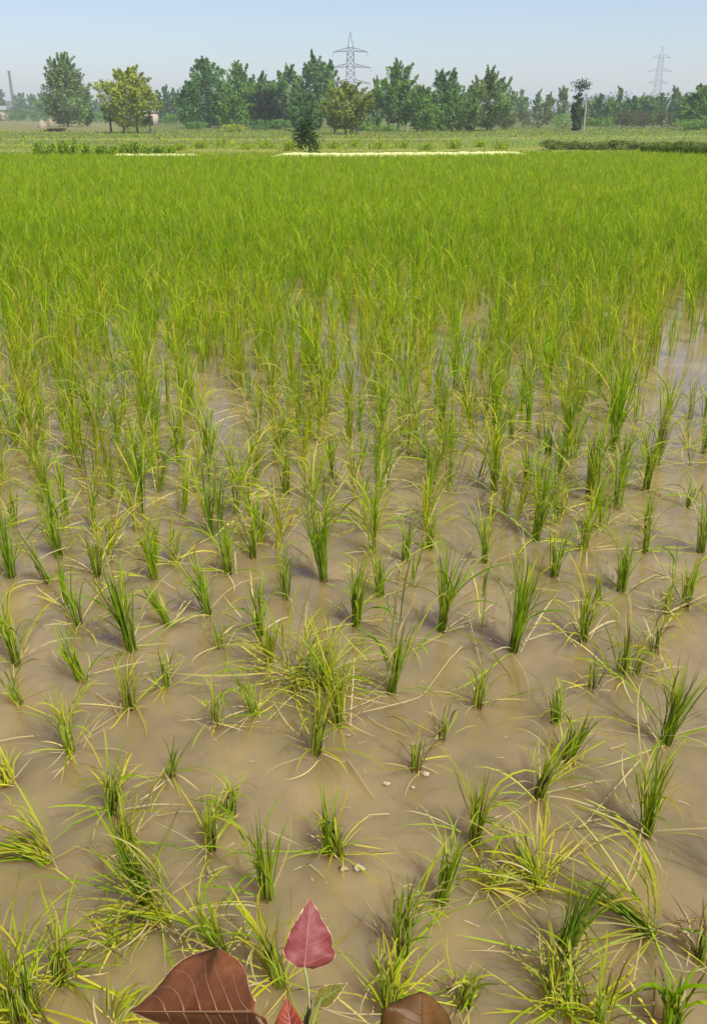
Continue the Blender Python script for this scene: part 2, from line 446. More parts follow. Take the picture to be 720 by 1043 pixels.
# ------------------------------------------------------------------ rice in the front water, clump by clump
# px, py of the foot, height in picture pixels, kind, options, label
NEAR = [
 (23,1037,118,'S',dict(n=52,rad=.03),"big bushy yellow rice clump filling the bottom left corner of the water"),
 (60,1000,84,'S',dict(n=34,lean=(.15,0)),"yellow-green rice clump leaning out of the right side of the big corner clump"),
 (153,926,88,'D',dict(n=40,lean=(-.22,0)),"dark green upright rice clump standing above the large maroon leaf, tips bent left"),
 (172,940,66,'F',dict(n=36,az0=3.3,spread=.5),"flattened yellow rice mat lying on water just above the large maroon leaf"),
 (117,962,46,'S',dict(n=16),"small drooping yellow rice tuft between corner clump and the large maroon leaf"),
 (228,976,66,'Y',dict(n=34,lean=(-.30,0)),"yellow-green rice clump leaning left right behind the large maroon leaf"),
 (50,880,58,'F',dict(n=36,az0=3.0,spread=.35),"flattened golden rice clump combed leftward at the left edge of the water"),
 (118,1046,40,'F',dict(n=16,az0=.8),"loose lodged rice strands along the bottom edge left of the maroon leaf"),
 (272,915,92,'U',dict(n=26,lean=(-.05,0)),"slender green rice clump above and left of the pink leaf with one tall blade"),
 (288,1003,84,'S',dict(n=40,lean=(-.30,.1)),"matted olive rice clump just left of the pink leaf leaning left"),
 (410,972,92,'U',dict(n=30,az0=.1,spread=.9),"green rice clump between pink leaf and dark brown leaf, blades arching rightward"),
 (448,920,76,'U',dict(n=32,lean=(.2,0)),"green rice clump leaning right, yellow skirt on the water, middle of the bottom quarter"),
 (396,1034,70,'S',dict(n=40,az0=1.2,spread=1.2),"matted yellow rice clump directly behind the dark brown leaf"),
 (470,1024,44,'Y',dict(n=22,lean=(.2,0)),"small yellow-green rice clump just right of the dark brown leaf"),
 (345,872,58,'S',dict(n=20,lean=(-.1,0)),"thin half drowned rice clump with brown debris above the pink leaf"),
 (572,972,90,'D',dict(n=38,lean=(.22,0)),"dark green rice clump with tips bent right, lower right quarter of the water"),
 (664,955,100,'F',dict(n=34,az0=2.7,spread=.7),"long yellow lodged rice clump arching leftward right of the dark bent clump"),
 (548,908,66,'F',dict(n=28,az0=1.9,spread=1.1),"straggly yellow flattened rice clump behind the dark bent clump"),
 (492,908,40,'F',dict(n=18,az0=.2,spread=.8),"small drooped yellow tuft touching the right-leaning green clump"),
 (572,1030,60,'F',dict(n=50,az0=1.6,spread=1.6,rad=.04),"wide brownish yellow lodged rice mat along the bottom edge right of the brown leaf"),
 (610,1046,62,'Y',dict(n=18),"upright yellow blades rising from the right end of the lodged mat at the bottom edge"),
 (682,1050,66,'G',dict(n=22,fat=1.6,lean=(-.05,0)),"broad bladed bright green rice clump at the bottom right corner"),
 (714,978,62,'B',dict(n=20,az0=2.6),"withered brown rice clump at the right edge near the bottom"),
 (73,765,66,'Y',dict(n=26,lean=(-.12,0)),"compact yellow-green rice clump alone in open water near the left edge"),
 (114,828,74,'S',dict(n=32,lean=(.14,0)),"bushy yellow-green rice clump leaning right above the dark upright clump"),
 (130,864,50,'S',dict(n=24),"low yellow rice clump squeezed between bushy clump and dark upright clump"),
 (172,790,52,'T',dict(n=12,lean=(.3,0)),"sparse rice tuft with few blades fanning right in open water at left"),
 (133,723,66,'Y',dict(n=16),"narrow pale yellow rice clump in open water behind the bushy one"),
 (20,717,48,'T',dict(n=12,lean=(-.22,0)),"thin dark rice tuft leaning left close to the left edge"),
 (170,700,46,'T',dict(n=10),"faint thin brownish rice tuft half drowned in open water"),
 (84,693,60,'U',dict(n=18,lean=(-.35,0)),"thin green rice clump leaning strongly left near the left edge"),
 (222,737,60,'T',dict(n=9),"thin dark rice tuft of a few straight blades behind the sparse fan"),
 (214,866,62,'Y',dict(n=18,lean=(.05,0)),"loose yellow rice clump halfway between dark upright and slender green clump"),
 (233,830,46,'Y',dict(n=20,lean=(.15,0)),"short yellow rice clump with bent blades behind the loose yellow one"),
 (10,800,34,'F',dict(n=16,az0=2.6),"low drowned brownish rice tuft at the left edge"),
 (322,768,76,'Y',dict(n=28,lean=(.1,0)),"narrow yellow-green rice clump in front of the tangled yellow mass"),
 (346,738,84,'Y',dict(n=34,lean=(-.1,.0)),"right-hand stems of the tangled yellow mass in mid water"),
 (300,698,68,'F',dict(n=46,az0=.6,spread=1.5,rad=.04),"tangled bright yellow rice mass lodged on the water, mid picture"),
 (328,700,78,'S',dict(n=46,rad=.03),"dense yellow centre of the tangled rice mass, mid picture"),
 (260,727,52,'U',dict(n=14,lean=(-.28,0)),"thin green rice clump leaning left beside the tangled yellow mass"),
 (398,706,84,'U',dict(n=24,lean=(.14,0)),"green rice clump with one tall brown spike right of the tangled yellow mass"),
 (335,868,64,'D',dict(n=16,lean=(-.05,0)),"small dark green rice clump with floating straw above the pink leaf"),
 (424,785,54,'B',dict(n=12),"withered brown rice stub beside a mud clod in open water"),
 (452,753,50,'B',dict(n=8,lean=(.1,0)),"few dead brown rice stalks with one hooked over, centre of the water"),
 (482,858,80,'Y',dict(n=34,lean=(.02,0)),"yellow-green rice clump with drooping tip above the right-leaning green clump"),
 (547,813,68,'Y',dict(n=26,lean=(.25,0)),"yellow-green rice clump with hooked outer blades, frontmost of a slanting row of three"),
 (578,776,58,'U',dict(n=28,lean=(.15,0)),"green rice clump in the middle of the slanting row of three"),
 (566,736,52,'U',dict(n=16,lean=(-.1,0)),"thin green rice clump at the back of the slanting row of three"),
 (677,758,92,'U',dict(n=36,lean=(.1,0)),"tall green rice clump near the right edge with one dark blade leaning right"),
 (657,850,100,'U',dict(n=36),"tall green rice clump near the right edge with a long straw stalk at its foot"),
 (487,720,54,'Y',dict(n=18,lean=(.1,0)),"small narrow yellow rice clump alone in the centre of the water"),
 (602,702,40,'T',dict(n=8),"faint thin rice tuft behind the slanting row of three"),
 (633,688,68,'T',dict(n=14),"thin straight rice tuft behind the tall clump with the straw stalk"),
 (646,686,44,'T',dict(n=9,lean=(.2,0)),"few rice blades leaning right next to the thin straight tuft"),
 (13,588,76,'D',dict(n=30),"dark green rice clump cut by the left edge at mid height"),
 (17,677,84,'Y',dict(n=26,lean=(-.1,0)),"yellow rice clump cut by the left edge in front of a dark green one"),
 (50,594,54,'T',dict(n=12,lean=(-.35,0)),"thin dark rice tuft leaning left, second from the left edge"),
 (62,567,60,'U',dict(n=20,lean=(-.18,0)),None),
 (80,637,58,'T',dict(n=12,lean=(-.1,0)),"thin yellowing rice tuft in open water left of the dark column of clumps"),
 (135,663,98,'D',dict(n=34,lean=(-.12,0)),"tall dark green rice clump at the front end of a column on the left"),
 (100,587,62,'Y',dict(n=26),None), (157,590,58,'U',dict(n=20,lean=(-.15,0)),None),
 (172,637,50,'T',dict(n=14,lean=(-.4,0)),"thin rice tuft leaning hard left right of the tall dark column clump"),
 (213,626,70,'U',dict(n=26,lean=(-.14,0)),"green and straw rice clump with bent blades at the edge of open water"),
 (233,585,62,'U',dict(n=22),None), (224,660,46,'T',dict(n=9),"faint few-bladed rice tuft in open water left of the small upright clump"),
 (258,568,62,'U',dict(n=18),None),
 (330,592,92,'D',dict(n=44,lean=(-.08,0)),"large dark green rice clump at the centre of the picture with thick foot"),
 (363,637,72,'G',dict(n=30),"dense narrow bright green rice clump like a brush, picture centre"),
 (387,607,58,'U',dict(n=20),"narrow green rice clump just behind and right of the brush-like one"),
 (413,572,54,'U',dict(n=18),None), (437,560,48,'U',dict(n=16),None),
 (265,647,64,'D',dict(n=20),"dark green upright rice clump behind the tangled yellow mass"),
 (292,610,56,'T',dict(n=12),"thin rice tuft left of the large dark central clump"),
 (450,643,92,'U',dict(n=36,lean=(.1,0)),"large green rice clump with straw skirt right of the brush-like one"),
 (522,663,100,'G',dict(n=44,lean=(.14,0)),"tall bright green rice clump in open water right of centre"),
 (593,653,64,'Y',dict(n=24),"yellow-green rice clump right of the tall bright green one"),
 (563,587,58,'U',dict(n=22,lean=(.08,0)),None),
 (632,603,66,'U',dict(n=24),"dark based narrow rice clump standing alone before the pale water at right"),
 (698,617,54,'Y',dict(n=20),"short yellow rice clump near the right edge at mid height"),
 (678,625,42,'S',dict(n=14),None), (667,664,48,'B',dict(n=14),"half dead straw coloured rice tuft near the right edge"),
 (595,560,62,'Y',dict(n=34,lean=(.02,0)),"yellow rice clump with a lodged skirt spread left before the pale water"),
 (657,563,48,'T',dict(n=14),None), (493,573,60,'U',dict(n=18),None), (545,550,78,'U',dict(n=34,lean=(.1,0)),None),
 (713,563,74,'Y',dict(n=26),None), (608,613,40,'T',dict(n=8),None),
 (577,455,88,'G',dict(n=32),None), (600,503,84,'U',dict(n=34,lean=(.12,0)),None), (558,463,52,'D',dict(n=18,lean=(-.1,0)),None),
 (538,493,52,'U',dict(n=16,lean=(-.15,0)),None), (520,447,48,'U',dict(n=18),None), (503,500,96,'Y',dict(n=36),None),
 (657,500,64,'U',dict(n=28),None), (670,457,84,'Y',dict(n=34,lean=(.1,0)),None), (623,460,112,'G',dict(n=40,lean=(.08,0)),None),
 (700,517,38,'T',dict(n=9,lean=(.15,0)),None), (702,427,56,'T',dict(n=10),None), (717,462,60,'T',dict(n=12),None),
 (658,540,42,'T',dict(n=12),None), (575,522,36,'F',dict(n=26,az0=3.0,spread=.6),None),
]
near_pts, individuals = [], []       # individuals: (object, px, py, kind, H, label)
for i, (px, py, hp, kd, op, lb) in enumerate(NEAR):
    p = ground(px, py)
    _, _, dep = pix(p)
    ca = CAMH / np.linalg.norm(p - np.array([0, 0, CAMH]))
    H = hp * dep / F / math.sqrt(1 - ca * ca) * 1.06
    if kd == 'F': H *= 1.25
    if kd == 'S': H *= .92
    H *= np.interp(dep, [1.7, 2.6], [.84, 1.0])
    op = dict(op)
    op.setdefault("width", 0.0044 if dep < 2.6 else 0.0052)
    if "n" in op: op["n"] = int(op["n"] * 1.25)
    o = rice_clump(tuple(p), H, kd, 100 + i, dead=(9 if dep < 2.4 else 8 if dep < 3.2 else 5), **op)
    individuals.append((o, px, py, kd, H, lb))
    near_pts.append(p[:2])
near_pts = np.array(near_pts)

# the rest of the planting: a hand-set grid, thinner in front, taller and thicker further in
def planting():
    r = np.random.default_rng(11)
    pts = []
    y = 1.2
    row = 0
    while y < 38:
        half = 0.44 * y + 2.6
        xs = np.arange(-half, half, 0.165) + (0.1 if row % 2 else 0) * 0.6
        jit = 0.042 if y < 9 else 0.06
        px_ = xs + r.normal(0, jit, len(xs)) + 0.05 * np.sin(y * .8)
        py_ = y + r.normal(0, jit, len(xs))
        ok = py_ < y_end(px_) - 0.12
        pts.append(np.stack([px_, py_], -1)[ok])
        y += 0.168
        row += 1
    P = np.concatenate(pts)
    d = np.min(np.linalg.norm(P[:, None] - near_pts[None], axis=2) if len(P) < 3000 else
               np.stack([np.hypot(P[:, 0] - n[0], P[:, 1] - n[1]) for n in near_pts], 1), axis=1)
    keep = d > 0.105
    u = (P[:, 0] / P[:, 1]) / 0.4                                  # -1 .. 1 across the picture
    pxl = np.array([pix((a, b, 0))[:2] for a, b in P])
    inzone = pxl[:, 1] > np.where(pxl[:, 0] < 300, 575, 556)                                       # the hand-placed water in front
    seen = inzone & (pxl[:, 0] > -40) & (pxl[:, 0] < 760)
    filler = (pxl[:, 1] < 690) & (d > .125) & (r.random(len(P)) < np.where(pxl[:, 0] < 430, .62, .34) * np.interp(pxl[:, 1], [560, 690], [1, .35]))
    keep &= ~seen | filler
    openw = (pxl[:, 0] > 635) & (pxl[:, 0] < 775) & (pxl[:, 1] > 318) & (pxl[:, 1] < 560)
    keep &= ~(openw & (r.random(len(P)) < np.clip((pxl[:, 0] - 600) / 120, 0, .80)))
    rightmid = (pxl[:, 0] > 480) & (pxl[:, 1] > 430)
    keep &= ~(rightmid & (r.random(len(P)) < .28))
    keep &= ~((P[:, 1] < 9) & (r.random(len(P)) < .05))
    for k in range(16):                                            # gaps where the water shows, running away from the bank
        x0, y0, ln = r.uniform(-3.4, 3.6), r.uniform(3.6, 8.5), r.uniform(.5, 1.7)
        sl_ = x0 / y0 + r.normal(0, .04)
        on = (P[:, 1] > y0) & (P[:, 1] < y0 + ln) & (np.abs(P[:, 0] - x0 - sl_ * (P[:, 1] - y0)) < r.uniform(.06, .11))
        keep &= ~on
    return P[keep], pxl[keep]
P, PX = planting()
order = np.argsort(P[:, 1])
P, PX = P[order], PX[order]
infr = (PX[:, 0] > -8) & (PX[:, 0] < 728)
chosen = np.where(infr)[0][:300 - len(individuals)]
rest = np.setdiff1d(np.arange(len(P)), chosen)
def height_at(y): return np.interp(y, [2.3, 3.5, 5.0, 7.0, 40], [.30, .34, .365, .39, .43])
for j, i in enumerate(chosen):
    r = np.random.default_rng(5000 + j)
    lx = PX[i, 0]
    kd = r.choice(['U', 'Y', 'G', 'D', 'S', 'T'], p=(.28, .34, .08, .06, .16, .08) if lx < 420 else (.34, .24, .20, .06, .08, .08))
    H = height_at(P[i, 1]) * r.uniform(.72, 1.15)
    if PX[i, 1] > 570: kd = r.choice(['T', 'Y', 'U'], p=(.5, .35, .15)); H *= .78
    o = rice_clump((P[i, 0], P[i, 1], 0), H, kd, 6000 + j, lean=(r.normal(0, .09), r.normal(0, .06)), width=.0054, dead=5, detail=False,
                   n=int(KIND[kd][2] * r.uniform(.55, 1.05)), rad=.014)
    individuals.append((o, PX[i, 0], PX[i, 1], kd, H, None))

LAND = [(16, "the far chimney"), (70, "the conical poplar"), (135, "the yellow-green round tree"), (178, "the low hazy poplars"), (215, "the grove's first tall tree"),
        (262, "the middle of the grove"), (313, "the dark bund bush"), (357, "the nearer pylon"), (405, "the tall tree beside the pylon"), (453, "the dark-topped tree"),
        (497, "the spiky-topped tree"), (560, "the thin poplar trio"), (590, "the tufted dark tree"), (630, "the pointed small tree"), (665, "the faint pylon"), (706, "the big right-edge tree")]
ORD = "first second third fourth fifth sixth seventh eighth ninth tenth eleventh twelfth thirteenth fourteenth fifteenth sixteenth seventeenth eighteenth nineteenth twentieth twenty-first twenty-second twenty-third twenty-fourth twenty-fifth twenty-sixth twenty-seventh twenty-eighth twenty-ninth thirtieth thirty-first thirty-second thirty-third thirty-fourth thirty-fifth thirty-sixth".split()
LOOK = {'U': "upright green", 'D': "dark green", 'G': "bright green", 'Y': "yellow-green", 'S': "drooping yellow", 'T': "thin sparse", 'B': "withered", 'F': "flattened yellow"}
bycol = {}
for t_ in individuals:
    k = min(range(len(LAND)), key=lambda a: abs(LAND[a][0] - t_[1]))
    bycol.setdefault(k, []).append(t_)
for k, lst in bycol.items():
    lst.sort(key=lambda a: -a[2])
    for n_, (o, px, py, kd, H, lb) in enumerate(lst):
        tag(o, lb or f"{LOOK[kd]} rice clump, {ORD[n_]} back in line with {LAND[k][1]}", "rice plant", "rice clumps standing in the flooded paddy")

def rice_mass(P):
    r = np.random.default_rng(21)
    vs, qs, cs, off = [], [], [], 0
    for (y0, y1, nb, nseg, wd) in ((0, 6, 20, 5, .0056), (6, 12, 19, 4, .0064), (12, 22, 18, 3, .0085), (22, 60, 14, 3, .012)):
        Q = P[(P[:, 1] >= y0) & (P[:, 1] < y1)]
        m = len(Q)
        if not m: continue
        N = m * nb
        g = np.repeat(np.arange(m), nb)
        Hc = height_at(Q[:, 1]) * (r.uniform(.78, 1.16, m) if y0 < 12 else r.uniform(.90, 1.08, m))
        yl = np.clip(r.normal(.50, .22, m) + .14 * np.clip((7 - Q[:, 1]) / 3, 0, 1) - np.clip((Q[:, 1] - 7) / 12, 0, .24), 0, 1)      # how yellow the clump is
        H = Hc[g]
        t = r.choice(2, N, p=(.62, .38))
        le = np.where(t == 0, np.abs(r.normal(0, R(8), N)), r.uniform(R(6), R(30), N))
        dr = np.where(t == 0, r.uniform(0, R(24), N), r.uniform(R(30), R(95), N))
        ln = H * r.uniform(.65, 1.1, N)
        b = np.zeros((N, 3))
        b[:, :2] = Q[g] + r.normal(0, .02 if y0 < 12 else .035, (N, 2)); b[:, 2] = np.where(t == 0, -.02, H * r.uniform(.05, .5, N))
        ln = np.where(t == 1, ln * r.uniform(.55, .9, N), ln)
        f = np.clip(yl[g] + r.normal(0, .22, N), 0, 1)[:, None]
        col = np.where(f < .5, GREEN * (1 - 2 * f) + LIME * 2 * f, LIME * (2 - 2 * f) + YEL * (2 * f - 1)) * r.uniform(.8, 1.15, (N, 1)) * (1.0 if y0 < 6 else 1.08 if y0 < 12 else 1.16)
        dk = r.random((N, 1)) < (.14 if y0 < 12 else .08)
        col = np.where(dk, DARK * 1.2, col)
        tip = np.where(r.random((N, 1)) < .12, STRAW * .9, col)
        sh = np.repeat(r.normal(0, .08, (m, 2)), nb, 0) + np.array([.02, 0])
        v, q, c = blades(b, r.uniform(0, 6.283, N), le, dr, ln, wd * r.uniform(.7, 1.2, N), col, tip, nseg, False, sh, r=r)
        vs.append(v); qs.append(q + off); cs.append(c); off += len(v)
    o = mesh_obj("rice_field", np.concatenate(vs), np.concatenate(qs), M["rice"], None, np.concatenate(cs))
    tag(o, "thick bright green young rice filling the flooded paddy to its far edge", "rice field", kind="stuff")
rice_mass(P[rest])

# ------------------------------------------------------------------ straw, clods and bits on the water
def straw(pts, rad, label, col=STRAW):
    mb = MB()
    W = np.array([ground(a, b) + np.array([0, 0, 0.006 + (c if c else 0)]) for a, b, c in pts])
    s = np.linspace(0, len(W) - 1, 3 * len(W))
    W2 = np.stack([np.interp(s, np.arange(len(W)), W[:, k]) for k in range(3)], -1)
    c0 = W2[0].copy(); c0[2] = 0
    mb.tube(W2 - c0, np.linspace(rad, rad * .5, len(W2)), 5, np.asarray(col) * random.uniform(.85, 1.15))
    o = mb.build("straw_stalk", M["withered"], None, True)
    o.location = c0
    tag(o, label, "straw", "loose straw stalks on the water")
straw([(649,786,.03),(625,808,.01),(594,843,0)], .003, "pale straw stalk slanting down to the water left of the tall right clump")
straw([(652,852,.02),(646,880,.03),(636,905,.02)], .0035, "thick pale stalk hanging from the foot of the tall right clump")
straw([(658,956,.03),(672,985,.02),(688,1005,.0)], .003, "stalk bending down from the long lodged clump near the bottom right", LIME)
straw([(354,776,0),(366,796,.008),(381,816,0)], .003, "short pale broken stalk floating in front of the tangled yellow mass")
straw([(330,770,.0),(345,777,.0),(352,778,0)], .0024, "small straw sliver beside the narrow yellow-green clump")
straw([(470,660,0),(456,678,.01),(432,708,0)], .003, "straw stalk lying on water in front of the large green clump")
straw([(452,648,.01),(480,640,.01),(503,634,.0)], .0026, "pale stalk stretching right from the large green clump's straw skirt")
straw([(476,633,.02),(482,655,.015),(490,680,0)], .0024, "curved pale stalk left of the tall bright green clump")
straw([(372,730,0),(385,740,0),(414,752,0)], .0026, "long pale straw floating right of the tangled yellow mass")
straw([(0,757,0),(20,756,.01),(40,751,0)], .003, "forked pale straw floating at the left edge", STRAW)
straw([(98,708,.0),(115,722,.01),(122,733,0)], .0025, "bent straw sliver left of the narrow pale yellow clump")
straw([(314,882,0),(322,888,0),(330,896,0)], .0025, "tiny straw sliver above the pink leaf")
straw([(396,831,0),(376,836,.012),(360,845,0)], .0022, "arched thin straw right of the small dark clump")
straw([(160,833,0),(185,830,.004),(205,829,0)], .0026, "dark straw lying flat left of the short yellow clump", STRAW * .6)
straw([(620,765,0),(630,762,0),(637,759,0)], .0024, "tiny straw scrap left of the tall clump at right")
straw([(588,845,.0),(600,838,0),(612,836,0)], .0022, "small thin straw scrap below the slanting pale stalk")
straw([(80,1003,.02),(120,1020,.01),(145,1046,.0)], .003, "long yellow stalk lying from the corner clump toward the maroon leaf", YEL)
straw([(645,620,0),(680,628,.01),(719,612,.02)], .0026, "thin tan stalk reaching out to the right edge above the half dead tuft")

def clod(px, py, s, label, col=1.0):
    r = np.random.default_rng(int(px))
    p = ground(px, py)
    n, k = 7, 10
    s *= .62
    V, q = [], []
    for i in range(n + 1):
        th = math.pi * i / n
        for j in range(k):
            a = 2 * math.pi * j / k
            f = s * (1 + .28 * r.normal())
            V.append((f * math.sin(th) * math.cos(a) * 1.3, f * math.sin(th) * math.sin(a), f * .55 * math.cos(th)))
    for i in range(n):
        for j in range(k): q.append([i * k + j, (i + 1) * k + j, (i + 1) * k + (j + 1) % k, i * k + (j + 1) % k])
    o = mesh_obj("mud_clod", V, q, M["clod"], None, np.full((len(V), 3), col), True)
    o.location = (p[0], p[1], .004)
    tag(o, label, "clod", "small clods poking out of the water")
clod(433, 789, .013, "pale clod at the foot of the withered brown stub")
clod(394, 799, .011, "round pale clod alone in open water left of the withered stub")
clod(420, 803, .007, "tiny clod between the round clod and the withered stub")
clod(366, 885, .016, "lumpy clod at the foot of the half drowned clump")
clod(350, 886, .012, "small lump left of the lumpy clod by the half drowned clump")
clod(355, 750, .007, "tiny pale bead on water right of the tangled yellow mass")

def floating():
    r = np.random.default_rng(5)
    V, Q, C, n = [], [], [], 0
    for k in range(260):
        px, py = r.uniform(-60, 780), r.uniform(500, 1043)
        p = ground(px, py)
        m = r.integers(1, 4)
        L, wd, a = r.uniform(.005, .035), r.uniform(.0010, .0028), r.uniform(0, 6.28)
        if r.random() < .35: L = wd * 1.6
        d = np.array([math.cos(a), math.sin(a)]); e = np.array([-d[1], d[0]])
        bend = r.normal(0, .25)
        ctr = [p[:2] - d * L / 2, p[:2] + e * L * bend * .5, p[:2] + d * L / 2]
        for c0 in ctr:
            for sgn in (-1, 1): V.append((*(c0 + e * sgn * wd * .5), .0032))
            V.append((*(c0), .0032 + wd * .5))
        for i in range(2):
            b = n + i * 3
            Q += [[b, b + 3, b + 5, b + 2], [b + 2, b + 5, b + 4, b + 1]]
        n += 9
        C += [np.array((1, 1, 1)) * r.uniform(.4, 1.15)] * 9
    o = mesh_obj("floating_debris", V, Q, M["debris"], None, np.array(C))
    tag(o, "scattered straw crumbs and scum floating on the brown water", "debris", kind="stuff")
floating()

# ------------------------------------------------------------------ red-leaved sapling at the bottom edge
def sapling_leaf_mat(name, c1, c2, vein_glow, trans=.42):
    m, t, p, out = new_mat(name)
    g = t.nodes.new("ShaderNodeNewGeometry")
    n = noise(t, 70, 8, .75, g.outputs["Position"])
    n2 = noise(t, 14, 2, .5, g.outputs["Position"])
    c = ramp(t, n.outputs[0], [(.22, tuple(x * .55 for x in c1)), (.36, c1), (.72, c2)]).outputs[0]
    cc = ramp(t, n2.outputs[0], [(.35, (.82, .82, .82)), (.7, (1.15, 1.12, 1.1))]).outputs[0]
    c = mixc(t, c, cc, 1.0, 'MULTIPLY')
    t.links.new(c, p.inputs["Base Color"])
    p.inputs["Roughness"].default_value = .48
    p.inputs["Specular IOR Level"].default_value = .28
    tr = t.nodes.new("ShaderNodeBsdfTranslucent")
    t.links.new(mixc(t, c, (1.3, .9, .7), 1.0, 'MULTIPLY'), tr.inputs[0])
    mx = t.nodes.new("ShaderNodeMixShader"); mx.inputs[0].default_value = trans
    t.links.new(p.outputs[0], mx.inputs[1]); t.links.new(tr.outputs[0], mx.inputs[2])
    t.links.new(mx.outputs[0], out.inputs[0])
    b = t.nodes.new("ShaderNodeBump"); b.inputs["Strength"].default_value = .25; b.inputs["Distance"].default_value = .002
    t.links.new(n.outputs[0], b.inputs["Height"]); t.links.new(b.outputs[0], p.inputs["Normal"])
    return m
M["maroon"] = sapling_leaf_mat("maroon_leaf", (.205, .068, .026), (.32, .130, .052), 1)
M["pink"] = sapling_leaf_mat("pink_leaf", (.24, .052, .050), (.34, .105, .092), 1)
M["redleaf"] = sapling_leaf_mat("small_red_leaf", (.30, .060, .028), (.42, .11, .05), 1)
M["brownleaf"] = sapling_leaf_mat("brown_leaf", (.095, .042, .010), (.15, .072, .016), 1, .2)
M["greenleaf"] = sapling_leaf_mat("yellow_green_leaf", (.19, .20, .03), (.36, .28, .05), 1)
M["vein"] = flat_mat("leaf_vein", (.30, .15, .07), .5, nscale=30, var=.2)
M["pinkvein"] = flat_mat("pink_leaf_vein", (.34, .10, .09), .5, nscale=30, var=.2)
M["rim"] = flat_mat("leaf_rim_highlight", (.48, .28, .15), .5, nscale=60, var=.5)  # pale edge colour with the sun highlight on the leaf margins painted in
M["shoot"] = flat_mat("green_shoot", (.22, .25, .06), .5, nscale=30, var=.25)
M["stem"] = flat_mat("sapling_bark", (.20, .12, .07), .7, nscale=40, var=.3)

def sapling_leaf(parent, base, tip, up, wl, wr, foldl, foldr, mat, vmat, label=None, curl=.15, wave=.05, rim=None, shape=None, sag=0.0, seed=0, side=None, jag=.03, vang=.20, vr=1.0):
    """base, tip: world points of the midrib; up: rough normal. wl / wr: half widths on each side; fold: how far each half tilts up."""
    r = np.random.default_rng(seed)
    base, tip, up = map(lambda a: np.asarray(a, float), (base, tip, up))
    ax = tip - base; L = np.linalg.norm(ax); ax /= L
    sx = np.cross(up, ax); sx /= np.linalg.norm(sx)          # to the left of base->tip seen from above
    if side is not None:
        sx = np.asarray(side, float) - ax * np.dot(side, ax); sx /= np.linalg.norm(sx)
    nz = np.cross(ax, sx)
    if np.dot(nz, up) < 0: nz = -nz
    shape = shape or [(0, .02), (.06, .48), (.16, .82), (.30, 1.0), (.45, .94), (.62, .68), (.78, .38), (.90, .14), (1, .0)]
    ss = np.linspace(0, 1, 25)
    pr = np.interp(ss, *zip(*shape))
    pr = pr * (1 + jag * np.random.default_rng(seed + 50).normal(0, 1, 25))
    pr = np.convolve(np.pad(pr, 1, 'edge'), [.25, .5, .25], 'valid'); pr[-1] = 0.004
    K = 7
    def P3(s, u, side):
        w_ = (wl if side > 0 else wr) * np.interp(s, ss, pr)
        fo = foldl if side > 0 else foldr
        h = -sag * L * 4 * s * (1 - s)
        d = u * w_
        z = h + d * math.sin(fo) - curl * d * d / max(w_, 1e-4) + wave * w_ * u * u * math.sin(s * 17 + side * 1.3)
        back = -.10 * w_ * max(0, .14 - s) / .14 * u              # heart-shaped shoulders
        return base + ax * (s * L + back) + sx * side * d * math.cos(fo) + nz * z
    V, Q = [], []
    us = [(-1, k / K) for k in range(K, 0, -1)] + [(1, k / K) for k in range(0, K + 1)]
    for s in ss:
        for sd_, u in us: V.append(P3(s, u, sd_))
    m = len(us)
    for i in range(len(ss) - 1):
        for j in range(m - 1): Q.append([i * m + j, i * m + j + 1, (i + 1) * m + j + 1, (i + 1) * m + j])
    o = mesh_obj("leaf", V, Q, mat, parent, None, True)
    md = o.modifiers.new("thickness", 'SOLIDIFY'); md.thickness = .0005; md.offset = 0
    if label: o["label"] = label
    mb = MB()
    off = nz * .0004
    mb.tube([P3(s, 0, 1) + off for s in ss], np.linspace(.0014, .0004, len(ss)) * vr, 5)
    for sd_ in (-1, 1):
        for s0 in np.array((.04, .17, .31, .45, .59, .73)) + r.normal(0, .018, 6):
            s0 = max(.02, s0)
            s1 = min(.97, s0 + vang)
            pts = []
            for f in np.linspace(0, .93, 8):
                s = s0 + (s1 - s0) * f ** 1.25
                pts.append(P3(s, f, sd_) + off)
            mb.tube(pts, np.linspace(.0007, .0002, 8) * vr, 4)
    mb.build("veins", vmat, o)
    if rim:
        mb = MB()
        for sd_ in (-1, 1):
            mb.tube([P3(s, 1.0, sd_) for s in ss], .00022 + .0004 * np.abs(r.normal(0, 1, len(ss))), 4)
        mb.build("edge_rim_highlight", rim, o)  # thin pale tubes along the margin paint its bright highlight
    return o

sap_root = (-.03, .52, .335)
sap = empty("leafy_sapling", sap_root)
tag(sap, "young sapling with big maroon, pink and brown leaves in front of the flooded rice", "sapling")
def SD(px, py, d): return at_depth(px, py, d) - np.array(sap_root)
# big maroon leaf: midrib from the right foot to a pointed tip at left, far half raised, near half hanging toward the viewer
camup = np.array([0, SP, CP]); camback = np.array([0, -CP, SP])
sapling_leaf(sap, SD(258, 1030, .80), SD(134, 1030, .90), camback, .058, .085, R(2), R(-62), M["maroon"], M["vein"],
             "large maroon leaf folded along its pale midrib", curl=.34, wave=.16, rim=M["rim"], jag=.02, vang=.34,
             shape=[(0, .12), (.10, .34), (.26, .72), (.40, .98), (.52, 1.0), (.62, .98), (.74, .72), (.88, .36), (1, 0)], sag=.05, seed=1,
             side=SD(160, 966, .92) - SD(200, 1031, .85))
sapling_leaf(sap, SD(310, 985, .90), SD(316, 914, .93), camup * .25 + camback + np.array([.15, 0, 0]), .0245, .030, R(22), R(8), M["pink"], M["pinkvein"],
             "pinkish red upright leaf with highlight painted along its rim", curl=.22, wave=.20, rim=M["rim"], sag=-.05,
             shape=[(0, .22), (.05, .70), (.12, .95), (.22, 1.0), (.40, .90), (.58, .66), (.76, .38), (.90, .14), (1, 0)], seed=2, jag=.05, vr=.6)
